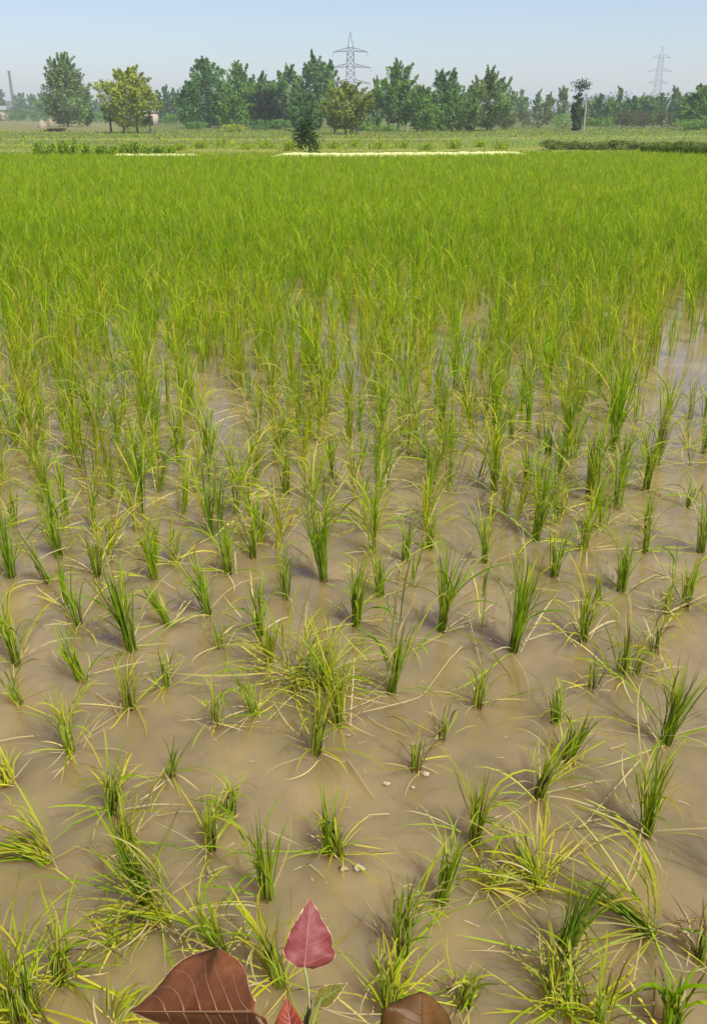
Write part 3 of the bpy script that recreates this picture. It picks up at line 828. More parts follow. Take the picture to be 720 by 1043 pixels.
sapling_leaf(sap, SD(299, 1072, .84), SD(292, 1015, .86), camback + np.array([-.3, 0, .2]), .020, .018, R(20), R(20), M["redleaf"], M["pinkvein"], "small orange red leaf", seed=3)
sapling_leaf(sap, SD(322, 1022, .87), SD(354, 1001, .86), camup * .5 + camback * .7, .0105, .0100, R(25), R(25), M["greenleaf"], M["shoot"], "small yellow-green leaf", rim=M["rim"], seed=4)
sapling_leaf(sap, SD(430, 1098, .78), SD(430, 1010, .83), camback + camup * .3, .042, .043, R(14), R(-30), M["brownleaf"], M["brownleaf"], "dark brown rounded leaf cut by the bottom edge", wave=.25, curl=.3, jag=.07,
             shape=[(0, .05), (.06, .5), (.2, .9), (.4, 1.0), (.6, .97), (.75, .85), (.86, .64), (.94, .40), (1, .12)], seed=5)
sapling_leaf(sap, SD(316, 1050, .86), SD(330, 1010, .87), camback, .006, .006, R(30), R(30), M["greenleaf"], M["shoot"], "narrow young green leaf", seed=6)
sapling_leaf(sap, SD(306, 1052, .87), SD(318, 1018, .89), camback, .005, .005, R(30), R(30), M["greenleaf"], M["shoot"], "narrow young green leaf", seed=7)
mb = MB()
top = SD(316, 1062, .86)
mb.tube([(0, 0, -.03), top * .35 + np.array([.012, .0, 0]), top * .7 + np.array([.006, 0, 0]), top], (.006, .005, .004, .0028), 8)
mb.build("stem", M["stem"], sap, True)
def petiole(a, b, mid=(0, 0, 0), rad=.0012, mat="shoot"):
    a, b = np.asarray(a), np.asarray(b)
    m = (a + b) / 2 + np.array(mid)
    s = np.linspace(0, 1, 8)[:, None]
    mb = MB(); mb.tube((1 - s) ** 2 * a + 2 * s * (1 - s) * m + s ** 2 * b, np.linspace(rad * 1.3, rad, 8), 6)
    mb.build("petiole", M[mat], sap, True)
petiole(top, SD(310, 985, .90), (.004, .01, .0))
petiole(top * .8, SD(262, 1036, .80), (0, -.01, .02), .0017, "stem")
petiole(top * .8, SD(299, 1072, .84), (0, 0, .005))
petiole(top, SD(322, 1022, .87), (0, 0, .004))
petiole(top * .6, SD(424, 1098, .78), (0, -.01, .02), .0017, "stem")
petiole(top, SD(316, 1050, .86)); petiole(top, SD(306, 1052, .87))

# grass on the bank under the viewer
def bank_grass():
    r = np.random.default_rng(31)
    N = 5200
    b = np.stack([r.uniform(-4, 4, N), r.uniform(-2.5, .62, N), np.zeros(N)], -1)
    b[:, 2] = np.interp(b[:, 1], [-3.0, -1.6, 0.45, 0.86], [0.34, 0.36, 0.34, 0.10]) - .005
    short = np.where(b[:, 1] > .2, .35, 1.0)
    keep = ~((np.abs(b[:, 0]) < .35) & (np.abs(b[:, 1]) < .35))
    b, short = b[keep], short[keep]; N = len(b)
    v, q, c = blades(b, r.uniform(0, 6.28, N), r.uniform(0, R(35), N), r.uniform(R(10), R(90), N), r.uniform(.06, .16, N) * short, r.uniform(.002, .005, N), pick(r, N, (2, 5, 3, 1, .6, .2)), None, 4, r=r, zmin=-9)
    tag(mesh_obj("bank_grass", v, q, M["weed"], None, c), "short grass on the earth bank along the near side of the paddy", "grass", kind="stuff")
bank_grass()

# ------------------------------------------------------------------ far side: grass, weeds, bushes
def far_grass():
    r = np.random.default_rng(41)
    parts = []
    for (n, e0, e1, h0, h1, wd, cw) in ((9000, .3, 6, .08, .20, .03, (3, 5, 3, 1, .6, 0)), (9000, 6, 26, .06, .16, .05, (.4, 5, 4, 1.2, .6, 0)), (9000, 26, 75, .08, .24, .09, (1, 5, 3, .6, .4, 0))):
        e = e0 + (e1 - e0) * r.random(n) ** .8
        u = r.uniform(-.52, .52, n)
        y = 34 + e
        x = u * y
        y = y_end(x) + e
        onpath = (e < 1.7) & (((x > -3.5) & (x < 6.6)) | ((x > -9.2) & (x < -5.2)))
        x, y, e = x[~onpath], y[~onpath], e[~onpath]; n2 = len(x)
        b = np.stack([x, y, .08 + np.maximum(0, (y - 60) * .002)], -1)
        c = pick(r, n2, cw)
        parts.append(blades(b, r.uniform(0, 6.28, n2), r.uniform(0, R(30), n2), r.uniform(0, R(70), n2), r.uniform(h0, h1, n2), wd * r.uniform(.5, 1.2, n2), c, None, 3, r=r, zmin=-9))
    off, V, Q, C = 0, [], [], []
    for v, q, c in parts: V.append(v); Q.append(q + off); C.append(c); off += len(v)
    tag(mesh_obj("verge_grass", np.concatenate(V), np.concatenate(Q), M["weed"], None, np.concatenate(C)), "rough grass covering the land between the paddy and the trees", "grass", kind="stuff")
far_grass()

def leaf_cloud(r, pts, size, cols, flat=.5):
    """Small folded leaf-clump faces round the given points."""
    N = len(pts)
    n = r.normal(0, 1, (N, 3)); n[:, 2] = np.abs(n[:, 2]) + flat
    n /= np.linalg.norm(n, axis=1)[:, None]
    t = np.cross(n, r.normal(0, 1, (N, 3))); t /= np.linalg.norm(t, axis=1)[:, None]
    b = np.cross(n, t)
    L = (size * r.uniform(.6, 1.3, N))[:, None]
    W_ = L * r.uniform(.35, .6, N)[:, None]
    V = np.stack([pts - t * L * .5, pts + b * W_ * .5 + n * L * .08, pts + t * L * .5, pts - b * W_ * .5 + n * L * .08], 1).reshape(-1, 3)
    Q = np.arange(N * 4).reshape(N, 4)
    return V, Q, np.repeat(cols, 4, 0)

def weed(px, D, h, wpx, n, label, group, colw, name="weed_clump", cat="weed"):
    r = np.random.default_rng(int(px * 7 + D))
    p = at_dist(px, D); p[2] = .12 if D < 60 else .12 + (D - 60) * .002
    wm = wpx / F * D * .93
    o = empty(name, tuple(p))
    m = n
    b = np.zeros((m, 3)); b[:, 0] = r.normal(0, wm * .28, m); b[:, 1] = r.normal(0, wm * .2, m)
    v, q, c = blades(b, r.uniform(0, 6.28, m), r.uniform(0, R(28), m), r.uniform(0, R(60), m), h * r.uniform(.55, 1.1, m), .035 * r.uniform(.6, 1.2, m), pick(r, m, colw), None, 4, r=r, zmin=-9)
    k = n * 3
    z = h * r.random(k) ** .8 * .9
    pts = np.stack([r.normal(0, wm * .33, k) * (1 - .4 * z / h), r.normal(0, wm * .25, k), z], -1)
    v2, q2, c2 = leaf_cloud(r, pts, .10, pick(r, k, colw))
    mesh_obj("foliage", np.concatenate([v, v2]), np.concatenate([q, q2 + len(v)]), M["weed"], o, np.concatenate([c, c2]))
    mb = MB()
    mb.tube([(0, 0, -.05), (wm * .05, 0, h * .6)], (.014, .006), 4)
    mb.build("stem", M["bark"], o)
    tag(o, label, cat, group)
    return o
wl = ["tall leafy weed at the left end of the bund weeds", "dense dark weed second in the bund row", "spiky weed below the conical poplar's left side", "thick weed below the conical poplar",
      "bushy weed just right of the conical poplar's foot", "low weed between poplar and yellow-green tree", "pale low weed nearing the yellow-green tree", "weed left of the yellow-green tree's trunk",
      "weed below the yellow-green tree's trunks", "weed at the yellow-green tree's right side", "low weed right of the yellow-green tree", "last small weed at the right end of the bund row"]
for i, (px, h, wp) in enumerate(((41, .62, 14), (53, .50, 14), (66, .66, 12), (76, .72, 14), (90, .55, 16), (104, .42, 14), (116, .42, 14), (128, .52, 12), (138, .60, 13), (150, .48, 14), (163, .45, 12), (174, .40, 12))):
    weed(px, 37.2 + (i % 3) * .5, h * .95, wp, 46, wl[i], "weeds along the far bund", (5, 5, 2, .6, .2, .1))
for i, (px, wp) in enumerate(((185, 14), (205, 16), (228, 18), (250, 16), (272, 16), (296, 14), (340, 16), (362, 16), (385, 18), (410, 16), (436, 18), (462, 18), (488, 16), (510, 16))):
    under = ["just right of the bund weeds", "below the low hazy poplars", "below the grove's first tall tree", "below the grove's left half", "below the middle of the grove", "left of the dark bund bush",
             "right of the dark bund bush", "below the nearer pylon", "between pylon and tall tree", "below the tall tree beside the pylon", "left of the dark-topped tree", "below the dark-topped tree", "left of the spiky-topped tree", "below the spiky-topped tree"][i]
    weed(px, 44 + (i * 7 % 5) * 1.3, .34 + .06 * (i % 3), wp, 50, f"short green grass tuft {under}, beyond the pale path", "grass tufts beyond the pale path", (1, 4, 5, 2, .3, 0), "grass_tuft", "grass tuft")

def bush(px, D, top, wpx, label, group=None, col=((.03, .065, .018), (.07, .12, .03)), name="bush", n=900, base_lift=0.0, leaf=.16):
    r = np.random.default_rng(int(px * 13 + D))
    p = at_dist(px, D); p[2] = .10 + max(0, (D - 60) * .002)
    H = z_at(top, D) - p[2]; Wm = wpx * D * CP / F
    o = empty(name, tuple(p))
    K = 14
    cc = np.stack([r.normal(0, .26, K) * Wm, r.normal(0, .24, K) * Wm, r.uniform(.2, .88, K) * H], -1)
    k = r.integers(0, K, n)
    pts = cc[k] + r.normal(0, 1, (n, 3)) * np.array([Wm * .13, Wm * .13, H * .13])
    pts[:, 2] = np.clip(pts[:, 2], .03, H * 1.03)
    f = np.clip(r.random((K, 1))[k] * .6 + r.random((n, 1)) * .5, 0, 1)
    cols = np.array(col[0]) * (1 - f) + np.array(col[1]) * f
    v, q, c = leaf_cloud(r, pts, leaf, cols)
    mesh_obj("foliage", v, q, M["tree"], o, c)
    mb = MB()
    e = cc[0] * .8
    mb.tube([(e[0] * .1, e[1] * .1, -.1), e * .5, e], (.03 * H, .02 * H, .008 * H), 5)
    mb.build("stem", M["bark"], o)
    tag(o, label, "bush", group)
bush(313, 38.5, 116, 22, "dark rounded bush standing alone on the far bund below the grove", col=((.022, .052, .012), (.06, .115, .028)), name="dark_bush", n=1500, leaf=.12)
hl = ["leftmost low bush of the hedge beyond the paddy", "low hedge bush below the thin poplar trio", "low hedge bush left of the tufted dark tree", "low hedge bush below the tufted dark tree", "low hedge bush right of the pale pole",
      "low hedge bush below the pointed small tree", "low hedge bush right of the pointed small tree", "low hedge bush left of the faint pylon", "low hedge bush below the faint pylon", "low hedge bush right of the faint pylon", "hedge bush left of the big right-edge tree", "rightmost low bush of the hedge"]
for i in range(12):
    bush(562 + i * 14.2, 44.5 + (i % 3) * .6, 143.5 + (i * 5 % 4) * .6, 20, hl[i], "low hedge bushes beyond the right part of the paddy", ((.085, .125, .020), (.20, .25, .055)), "hedge_bush", 520, leaf=.13)

# dark seedling tufts in a bare strip at the far right of the paddy
for i in range(20):
    px = 652 + i * 3.6
    r = np.random.default_rng(900 + i)
    D = 36.0 - i * .13
    p = at_dist(px, D)
    m = 26
    b = r.normal(0, .03, (m, 3)); b[:, 2] = .34
    v, q, c = blades(b, r.uniform(0, 6.28, m), r.uniform(0, R(25), m), r.uniform(0, R(40), m), r.uniform(.12, .26, m) + .02, .028 * r.uniform(.6, 1.2, m), np.tile(DARK * .7, (m, 1)) * r.uniform(.7, 1.2, (m, 1)), None, 3, r=r)
    b2 = b.copy(); b2[:, 2] = -.02
    v2, q2, c2 = blades(b2, r.uniform(0, 6.28, m), r.uniform(0, R(4), m), r.uniform(0, R(4), m), np.full(m, .42), np.full(m, .02), np.tile(DARK, (m, 1)), None, 2, r=r)
    o = mesh_obj("seedling_tuft", np.concatenate([v, v2]), np.concatenate([q, q2 + len(v)]), M["rice"], None, np.concatenate([c, c2]))
    o.location = (p[0], p[1], 0)
    tag(o, f"dark seedling tuft, {ORD[i]} from the left in the row before the right-hand hedge", "seedling", "dark seedling tufts in a row near the hedge")

# ------------------------------------------------------------------ trees
PROFILE = {
    'cone':   [(0, .55), (.12, .85), (.3, 1.0), (.5, .82), (.7, .58), (.85, .38), (.95, .2), (1, .05)],
    'round':  [(0, .45), (.15, .8), (.4, 1.0), (.65, .95), (.85, .65), (1, .2)],
    'oval':   [(0, .4), (.2, .75), (.45, 1.0), (.7, .8), (.88, .5), (1, .12)],
    'column': [(0, .6), (.3, .9), (.6, 1.0), (.85, .7), (1, .15)],
    'dome':   [(0, .8), (.25, 1.0), (.55, .95), (.8, .7), (1, .25)],
}
G1 = ((.085, .185, .030), (.265, .435, .085))     # fresh green
G2 = ((.064, .155, .036), (.190, .350, .090))     # dark
G3 = ((.230, .290, .040), (.50, .55, .095))       # yellow-green
G4 = ((.100, .185, .050), (.310, .430, .130))       # pale poplar
def tree(name, label, px, top, wpx, D, prof='oval', col=G1, n=2600, first=.12, spiky=.5, leaf=None, group=None, tufts=None, bark="bark", clumps=60, trunks=1, base_z=None):
    n = int(n * 2.6); first *= .5
    r = np.random.default_rng(int(px * 31 + top * 7 + D))
    p = at_dist(px, D); p[2] = .1 + min(max(0, (D - 60) * .002), 1.0)
    H = z_at(top, D) - p[2]
    Wm = wpx * (D * CP) / F / 2
    leaf = leaf or max(.24, .0026 * D)
    o = empty(name, tuple(p))
    K = clumps
    zf = r.random(K) ** .85
    rad = np.interp(zf, *zip(*PROFILE[prof])) * Wm
    a = r.uniform(0, 6.283, K)
    rr = rad * np.sqrt(r.uniform(.05, 1.0, K))
    z0 = first * H
    C = np.stack([rr * np.cos(a), rr * np.sin(a) * .9, z0 + zf * (H - z0) * .94], -1)
    k = r.integers(0, K, n)
    C[:, :2] *= .84
    out = C * np.array([1, 1, 0]); out /= (np.linalg.norm(out, axis=1)[:, None] + .1 * Wm)
    loc = (.30 + .70 * np.interp(zf, *zip(*PROFILE[prof])))
    dirv = out * (1.0 - .55 * spiky) * loc[:, None] + np.array([0, 0, .45 + .6 * spiky]) + r.normal(0, .22, (K, 3))
    dirv /= np.linalg.norm(dirv, axis=1)[:, None]
    Ls = (H * (.09 + .13 * spiky) * r.uniform(.5, 1.35, K) * (Wm / (.25 * H)) ** .5)[k]
    u = r.random(n) ** .9
    thick = (.30 - .12 * spiky) * min(Wm, .25 * H) * (1.05 - .75 * u) * loc[k]
    pts = C[k] + dirv[k] * (Ls * (u - .25))[:, None] + r.normal(0, .62, (n, 3)) * thick[:, None]
    core = r.random(n) < .24                                  # inner leaves close the crown's middle
    zc = r.random(n); ac = r.uniform(0, 6.283, n)
    rc = np.interp(zc, *zip(*PROFILE[prof])) * Wm * .70 * np.sqrt(r.random(n))
    pts = np.where(core[:, None], np.stack([rc * np.cos(ac), rc * np.sin(ac), z0 + zc * (H - z0) * .82], -1), pts)
    zq = np.quantile(pts[:, 2], .995)
    kz = (H - z0) / (zq - z0)
    pts[:, 2] = np.where(pts[:, 2] > z0, z0 + (pts[:, 2] - z0) * kz, pts[:, 2])
    kx = Wm / np.quantile(np.abs(pts[:, 0]), .985)
    pts[:, :2] *= kx
    pts[:, 2] = np.maximum(pts[:, 2], .15)
    C = C * np.array([kx, kx, min(1, kz)])
    f = np.clip(r.random((K, 1))[k] * .55 + r.random((n, 1)) * .45, 0, 1)
    cols = np.array(col[0]) * (1 - f) + np.array(col[1]) * f
    cols = cols * r.uniform(.72, 1.3, (K, 1))[k]
    v, q, c = leaf_cloud(r, pts, leaf, cols, .4)
    mesh_obj("crown", v, q, M["tree"], o, c)
    mb = MB()
    tr = max(.05, H * .016)
    for tk in range(trunks):
        ox = (tk - (trunks - 1) / 2) * Wm * .45
        bend = r.normal(0, .02, 2) * H
        path = np.array([(ox, 0, -.2), (ox + bend[0] * .4, bend[1] * .4, H * .3), (ox * .8 + bend[0], bend[1], H * .6), (ox * .5 + bend[0] * .7, bend[1], H * .93)])
        mb.tube(path, (tr * 1.2, tr, tr * .65, tr * .15), 7)
        for i in range(tk, min(K, 22), trunks):
            e = C[i]
            zs = max(H * .18, e[2] - np.linalg.norm(e[:2]) * 1.1 - .05 * H)
            s = np.array([np.interp(zs, path[:, 2], path[:, 0]), np.interp(zs, path[:, 2], path[:, 1]), zs])
            mb.tube([s, s * .45 + e * .55 + np.array([0, 0, -.02 * H]), e], (tr * .4, tr * .25, tr * .08), 4)
    mb.build("trunk", M[bark], o, True)
    tag(o, label, "tree", group)
    return o
GR = "trees of the grove"
tree("poplar_tree", "conical poplar standing apart at left with feathery upswept tip", 70, 55, 46, 140, 'cone', G4, 5200, .10, .8, clumps=110)
tree("round_tree", "yellow-green round tree on several thin trunks, left of the grove", 134, 69, 60, 92, 'round', G3, 5600, .20, .28, trunks=4, clumps=80)
tree("poplar_tree", "thin dark green poplar touching the right side of the conical poplar", 90, 88, 18, 150, 'oval', G2, 900, .08, .6)
hz = "hazy poplars behind the left fields"
for i, (px, tp, wp, D, lb) in enumerate(((3, 92, 12, 420, "hazy distant poplar at the left edge"), (24, 95, 13, 420, "hazy distant poplar just right of the chimney"), (36, 96, 12, 400, "hazy poplar between the chimney and conical poplar"),
     (47, 95, 13, 400, "hazy poplar touching the conical poplar's left side"), (104, 100, 16, 380, "hazy poplar midway between conical poplar and yellow-green tree"), (114, 104, 12, 380, "shorter hazy poplar left of the yellow-green tree"),
     (163, 92, 13, 230, "hazy slim poplar just right of the yellow-green tree"), (171, 87, 12, 230, "taller hazy poplar right of the yellow-green tree"), (179, 90, 13, 230, "hazy poplar midway between yellow-green tree and grove"), (188, 92, 13, 220, "hazy poplar touching the grove's left end"))):
    tree("poplar_tree", lb, px, tp, wp, D, 'column', G2, 700, .04, .6, group=hz, clumps=26)
tree("broadleaf_tree", "broad tall tree at the left end of the grove with rounded head", 214, 60, 44, 130, 'round', G2, 4200, .06, .3, group=GR, clumps=80)
tree("broadleaf_tree", "shorter tree at the far left of the grove", 196, 83, 28, 124, 'dome', G2, 1900, .04, .35, group=GR)
tree("broadleaf_tree", "second tall tree of the grove with feathery top", 245, 64, 36, 135, 'oval', G1, 3000, .06, .7, group=GR)
tree("broadleaf_tree", "lower tree in front of the second tall grove tree", 238, 88, 30, 122, 'dome', G1, 2000, .04, .5, group=GR)
tree("broadleaf_tree", "medium tree filling the middle of the grove", 266, 75, 36, 138, 'dome', G2, 2800, .05, .5, group=GR)
tree("broadleaf_tree", "bluish dark low tree in the middle of the grove", 274, 92, 40, 118, 'dome', ((.022, .05, .024), (.05, .09, .045)), 2600, .03, .3, group=GR)
tree("broadleaf_tree", "grove tree with several pointed tops left of the tallest one", 294, 67, 36, 134, 'oval', G1, 3000, .06, .8, group=GR)
tree("broadleaf_tree", "tallest tree of the grove just left of the nearer pylon", 321, 55, 34, 132, 'oval', G2, 3200, .06, .55, group=GR)
tree("broadleaf_tree", "narrow pointed tree touching the nearer pylon's left arms", 337, 62, 17, 134, 'column', G1, 1300, .06, .8, group=GR)
tree("broadleaf_tree", "low tree behind the dark bund bush", 312, 92, 34, 108, 'dome', G2, 2200, .05, .4, group=GR)
tree("round_tree", "yellow-green spreading tree in front of the nearer pylon", 352, 84, 50, 86, 'round', ((.160, .210, .036), (.36, .41, .085)), 4200, .22, .5, trunks=3, clumps=80)
G5 = "trees right of the nearer pylon"
tree("broadleaf_tree", "small slim tree between the nearer pylon and the tall tree", 384, 80, 17, 112, 'oval', G1, 1000, .08, .6, group=G5)
tree("broadleaf_tree", "tall tree right of the nearer pylon with pale upright trunks", 405, 63, 42, 104, 'oval', G1, 4200, .24, .7, group=G5, trunks=3, bark="pale_bark", clumps=80)
tree("broadleaf_tree", "lower drooping tree right of the tall tree beside the pylon", 430, 88, 30, 100, 'dome', G1, 2000, .10, .4, group=G5)
tree("broadleaf_tree", "dark-topped domed tree between the two tall ones", 453, 72, 40, 122, 'dome', G2, 3200, .08, .35, group=G5)
tree("broadleaf_tree", "fresh green lower tree in front of the dark-topped one", 460, 93, 40, 104, 'dome', G1, 2400, .08, .5, group=G5)
tree("poplar_tree", "spiky-topped pale green tree with upright shoots right of the dark-topped one", 495, 69, 48, 104, 'oval', G4, 4400, .12, .95, group=G5, clumps=70)
tree("broadleaf_tree", "small pale tree at the left foot of the spiky-topped one", 478, 96, 20, 100, 'oval', G4, 1100, .10, .5, group=G5)
G6 = "slim hazy poplars on the right"
for (px, tp, wp, D, lb) in ((520, 93, 13, 220, "hazy slim poplar just right of the spiky-topped tree"), (530, 92, 12, 225, "second hazy slim poplar right of the spiky-topped tree"), (547, 92, 11, 200, "left one of the thin poplar trio"),
                            (557, 95, 12, 200, "middle one of the thin poplar trio"), (571, 88, 13, 190, "right and tallest one of the thin poplar trio")):
    tree("poplar_tree", lb, px, tp, wp, D, 'column', G1, 700, .25, .9, group=G6, clumps=22)
t_ = tree("tufted_tree", "dark narrow creeper-covered tree with a separate round tuft on top", 586, 95, 12, 104, 'column', ((.045, .085, .030), (.12, .18, .06)), 1700, .02, .3, clumps=40)
r = np.random.default_rng(77)
Ht = z_at(83, 104); zz = z_at(87, 104)
K = r.normal(0, 1, (420, 3)) * np.array([.42, .42, .28]) + np.array([.25, 0, zz - .2])
v, q, c = leaf_cloud(r, K, .26, np.tile((.06, .10, .035), (420, 1)) * r.uniform(.6, 1.4, (420, 1)))
mesh_obj("top_tuft", v, q, M["tree"], t_, c)
mb = MB()
pp = at_dist(593.5, 98); pp[2] = .15
mb.tube([(0, 0, -.2), (0.02, 0, 2.5), (.06, 0, z_at(97, 98) - .15)], (.10, .085, .06), 8)
o = mb.build("bare_pole", M["pale_bark"], None, True); o.location = pp
tag(o, "thin pale bare pole beside the tufted dark tree", "pole")
G7 = "trees along the right background"
for (px, tp, wp, D, pr, cl, nn, sp, lb) in (
    (608, 96, 18, 160, 'oval', G2, 1200, .6, "dark tree just right of the pale pole"), (619, 100, 16, 150, 'oval', G1, 1000, .6, "smaller green tree second right of the pale pole"),
    (627, 89, 15, 170, 'cone', G2, 1000, .9, "pointed small tree rising above its neighbours"), (641, 99, 24, 165, 'dome', G2, 1700, .3, "flat-topped dark tree right of the pointed one"),
    (656, 98, 22, 165, 'dome', G2, 1500, .3, "flat-topped tree left of the faint pylon's foot"), (671, 95, 13, 180, 'column', G2, 800, .8, "slim leaning tree right of the faint pylon"),
    (683, 88, 13, 170, 'column', G4, 900, .5, "slim pale tree between the faint pylon and right-edge tree"), (696, 96, 15, 150, 'oval', G2, 1000, .6, "dark tree touching the big right-edge tree"),
    (710, 87, 38, 112, 'dome', G1, 3600, .4, "big rounded green tree at the right edge")):
    tree("broadleaf_tree", lb, px, tp, wp, D, pr, cl, nn, .05, sp, group=G7, clumps=max(24, nn // 45))
for (px, tp, wp, D, pr, cl, nn, lb) in ((226, 82, 26, 152, 'dome', G2, 1200, "grove tree filling the gap between first and second tall trees"), (256, 84, 24, 155, 'dome', G1, 1200, "grove tree behind the medium tree of the middle"),
    (282, 83, 24, 155, 'dome', G2, 1200, "grove tree behind the bluish dark low tree"), (306, 80, 24, 155, 'dome', G1, 1200, "grove tree between the pointed tops and tallest tree")):
    tree("broadleaf_tree", lb, px, tp, wp, D, pr, cl, nn, .02, .4, group=GR, clumps=40)
for (px, tp, wp, D, pr, cl, nn, lb) in ((372, 96, 22, 150, 'dome', G2, 1000, "low tree behind the small slim tree beside the nearer pylon"), (419, 92, 24, 150, 'dome', G2, 1200, "tree filling the gap right of the tall pylon-side tree"),
    (440, 94, 24, 150, 'dome', G1, 1200, "low tree behind the drooping tree"), (474, 88, 24, 150, 'dome', G2, 1200, "tree filling the gap left of the spiky-topped tree"), (512, 100, 22, 160, 'dome', G1, 900, "low tree just behind the right side of the spiky-topped tree")):
    tree("broadleaf_tree", lb, px, tp, wp, D, pr, cl, nn, .02, .4, group=G5, clumps=40)
for (px, tp, wp, D, pr, cl, nn, lb) in ((599, 101, 20, 170, 'dome', G1, 900, "low tree behind the pale pole"), (648, 96, 20, 175, 'dome', G1, 1000, "green tree filling the gap between the two flat-topped trees"),
    (664, 99, 20, 172, 'dome', G2, 1000, "low tree right in front of the faint pylon"), (690, 95, 20, 165, 'dome', G1, 1100, "green tree between slim pale and right-edge trees"), (724, 82, 26, 118, 'oval', G2, 1600, "tall dark tree cut by the right frame edge")):
    tree("broadleaf_tree", lb, px, tp, wp, D, pr, cl, nn, .02, .4, group=G7, clumps=36)
# low bushes under and between the trees
G8 = "shrubs under the background trees"
ol = ((.05, .07, .022), (.14, .15, .05))
for i, (px, tp, wp, D, lb, cl) in enumerate((
    (200, 124, 22, 112, "low shrub below the grove's left end", G2), (262, 122, 26, 112, "dark low shrub below the middle of the grove", G2), (288, 122, 22, 112, "low dark shrub left of the dark bund bush", G2),
    (236, 127, 18, 100, "pale low shrub in front of the grove's left half", G3), (370, 124, 20, 104, "low shrub right of the yellow-green spreading tree", G1), (392, 128, 20, 100, "low green shrub left of the tall tree's trunks", G1),
    (435, 122, 26, 110, "shrub below the drooping tree", G1), (470, 120, 26, 112, "shrub below the dark-topped tree", G2), (512, 118, 24, 116, "olive shrub right of the spiky-topped tree", ol),
    (532, 112, 26, 128, "olive shrub left of the thin poplar trio", ol), (553, 113, 26, 130, "olive shrub below the thin poplar trio", ol), (573, 116, 22, 124, "olive shrub left of the tufted dark tree", G1),
    (608, 120, 24, 112, "shrub right of the pale pole's foot", G1), (632, 112, 28, 124, "shrub below the pointed small tree", ol), (655, 113, 28, 126, "reddish olive shrub below the faint pylon", ((.08, .07, .03), (.16, .14, .06))),
    (680, 114, 26, 120, "shrub below the slim pale tree", ol), (700, 122, 24, 104, "low shrub below the big right-edge tree", G1),
    (20, 112, 30, 260, "hazy low shrub below the chimney", G2), (42, 112, 30, 260, "hazy low shrub left of the conical poplar", G2), (98, 113, 26, 230, "hazy shrub right of the conical poplar", G2), (112, 116, 22, 220, "hazy shrub left of the yellow-green tree", G2),
    (172, 116, 30, 170, "shrub below the low hazy poplars", G2), (58, 131, 18, 100, "brownish low brush left of the conical poplar's foot", ((.06, .05, .025), (.12, .09, .04))))):
    bush(px, D, tp, wp, lb, G8, cl, "shrub", 800, leaf=max(.2, .0021 * D))

def far_wood():
    r = np.random.default_rng(61)
    N = 36000
    x = r.uniform(-420, 420, N); y = r.uniform(560, 640, N)
    hmax = 12 + 5 * np.sin(x * .045) + 4 * np.sin(x * .13 + 1) + 3 * np.sin(x * .31 + 2) + 2 * np.sin(x * .8)
    hmax = hmax * .72
    z = 1 + np.maximum(2, hmax) * r.random(N) ** .7
    f = r.random((N, 1))
    v, q, c = leaf_cloud(r, np.stack([x, y, z], -1), 2.0, np.array((.028, .055, .025)) * (1 - f) + np.array((.06, .10, .045)) * f)
    tag(mesh_obj("far_wood", v, q, M["tree"], None, c), "far hazy belt of woodland closing the horizon", "wood", kind="stuff")
far_wood()

# ------------------------------------------------------------------ pylons, chimney, huts, straw stacks
def pylon(px, D, top, arms, label, bar, half_top, half_base):
    p = at_dist(px, D); p[2] = 1.0
    m = D * .000995 * 1.0
    H = z_at(top, D) - 1.0
    o = empty("lattice_pylon", tuple(p))
    zs = [z_at(a, D) - 1.0 for a, _ in arms]
    waist = min(zs) * .62
    def hw(z): return np.interp(z, [0, waist, max(zs), H], [half_base, half_top * 1.5, half_top, .05])
    zt = max(zs) + .04 * H
    for sx in (-1, 1):
        for sy in (-1, 1):
            mb = MB()
            lv = [0, waist, zt, H]
            for a, b in zip(lv[:-1], lv[1:]):
                mb.bar((sx * hw(a), sy * hw(a), a), (sx * hw(b), sy * hw(b), b), bar)
            mb.build("leg", M["steel"], o)
    mb = MB()
    z = H * .06
    while z < zt:
        st = max(hw(z) * 1.5, H * .035); z2 = min(z + st, zt)
        a, b = hw(z), hw(z2)
        for (x0, y0, x1, y1) in ((-1, -1, 1, -1), (1, -1, 1, 1), (1, 1, -1, 1), (-1, 1, -1, -1)):
            mb.bar((x0 * a, y0 * a, z), (x1 * b, y1 * b, z2), bar * .6)
            mb.bar((x1 * a, y1 * a, z), (x0 * b, y0 * b, z2), bar * .6)
            mb.bar((x0 * a, y0 * a, z), (x1 * a, y1 * a, z), bar * .5)
        z = z2
    mb.build("lattice_bracing", M["steel"], o)
    for (a, half), z in zip(arms, zs):
        for s in (-1, 1):
            mb = MB()
            L = half * D * CP / F * 1.0
            h = hw(z)
            for sy in (-1, 1):
                mb.bar((s * h, sy * h, z), (s * L, 0, z - .012 * H), bar * .9)
                mb.bar((s * h, sy * h, z + .035 * H), (s * L, 0, z - .01 * H), bar * .7)
            for f in (.3, .55, .78):
                zl = z - .012 * H * f
                mb.bar((s * (h + (L - h) * f), 0, zl), (s * (h + (L - h) * (f - .15)), 0, zl + .035 * H * (1 - f)), bar * .5)
            arm = mb.build("crossarm", M["steel"], o)
            mb = MB()
            mb.tube([(s * L, 0, z - .014 * H), (s * L, 0, z - .06 * H)], (bar * .7, bar * .7), 5)
            mb.build("insulator", M["steel"], arm)
    tag(o, label, "pylon", "power pylons on the horizon")
pylon(357, 380, 33, ((52, 17), (68, 20), (84, 20)), "nearer lattice power pylon rising behind the grove, three tiers of arms", .10, 1.3, 4.2)
pylon(665, 560, 47, ((58, 9), (72, 12), (84, 10)), "fainter hazy lattice power pylon on the right", .055, 1.3, 4.0)

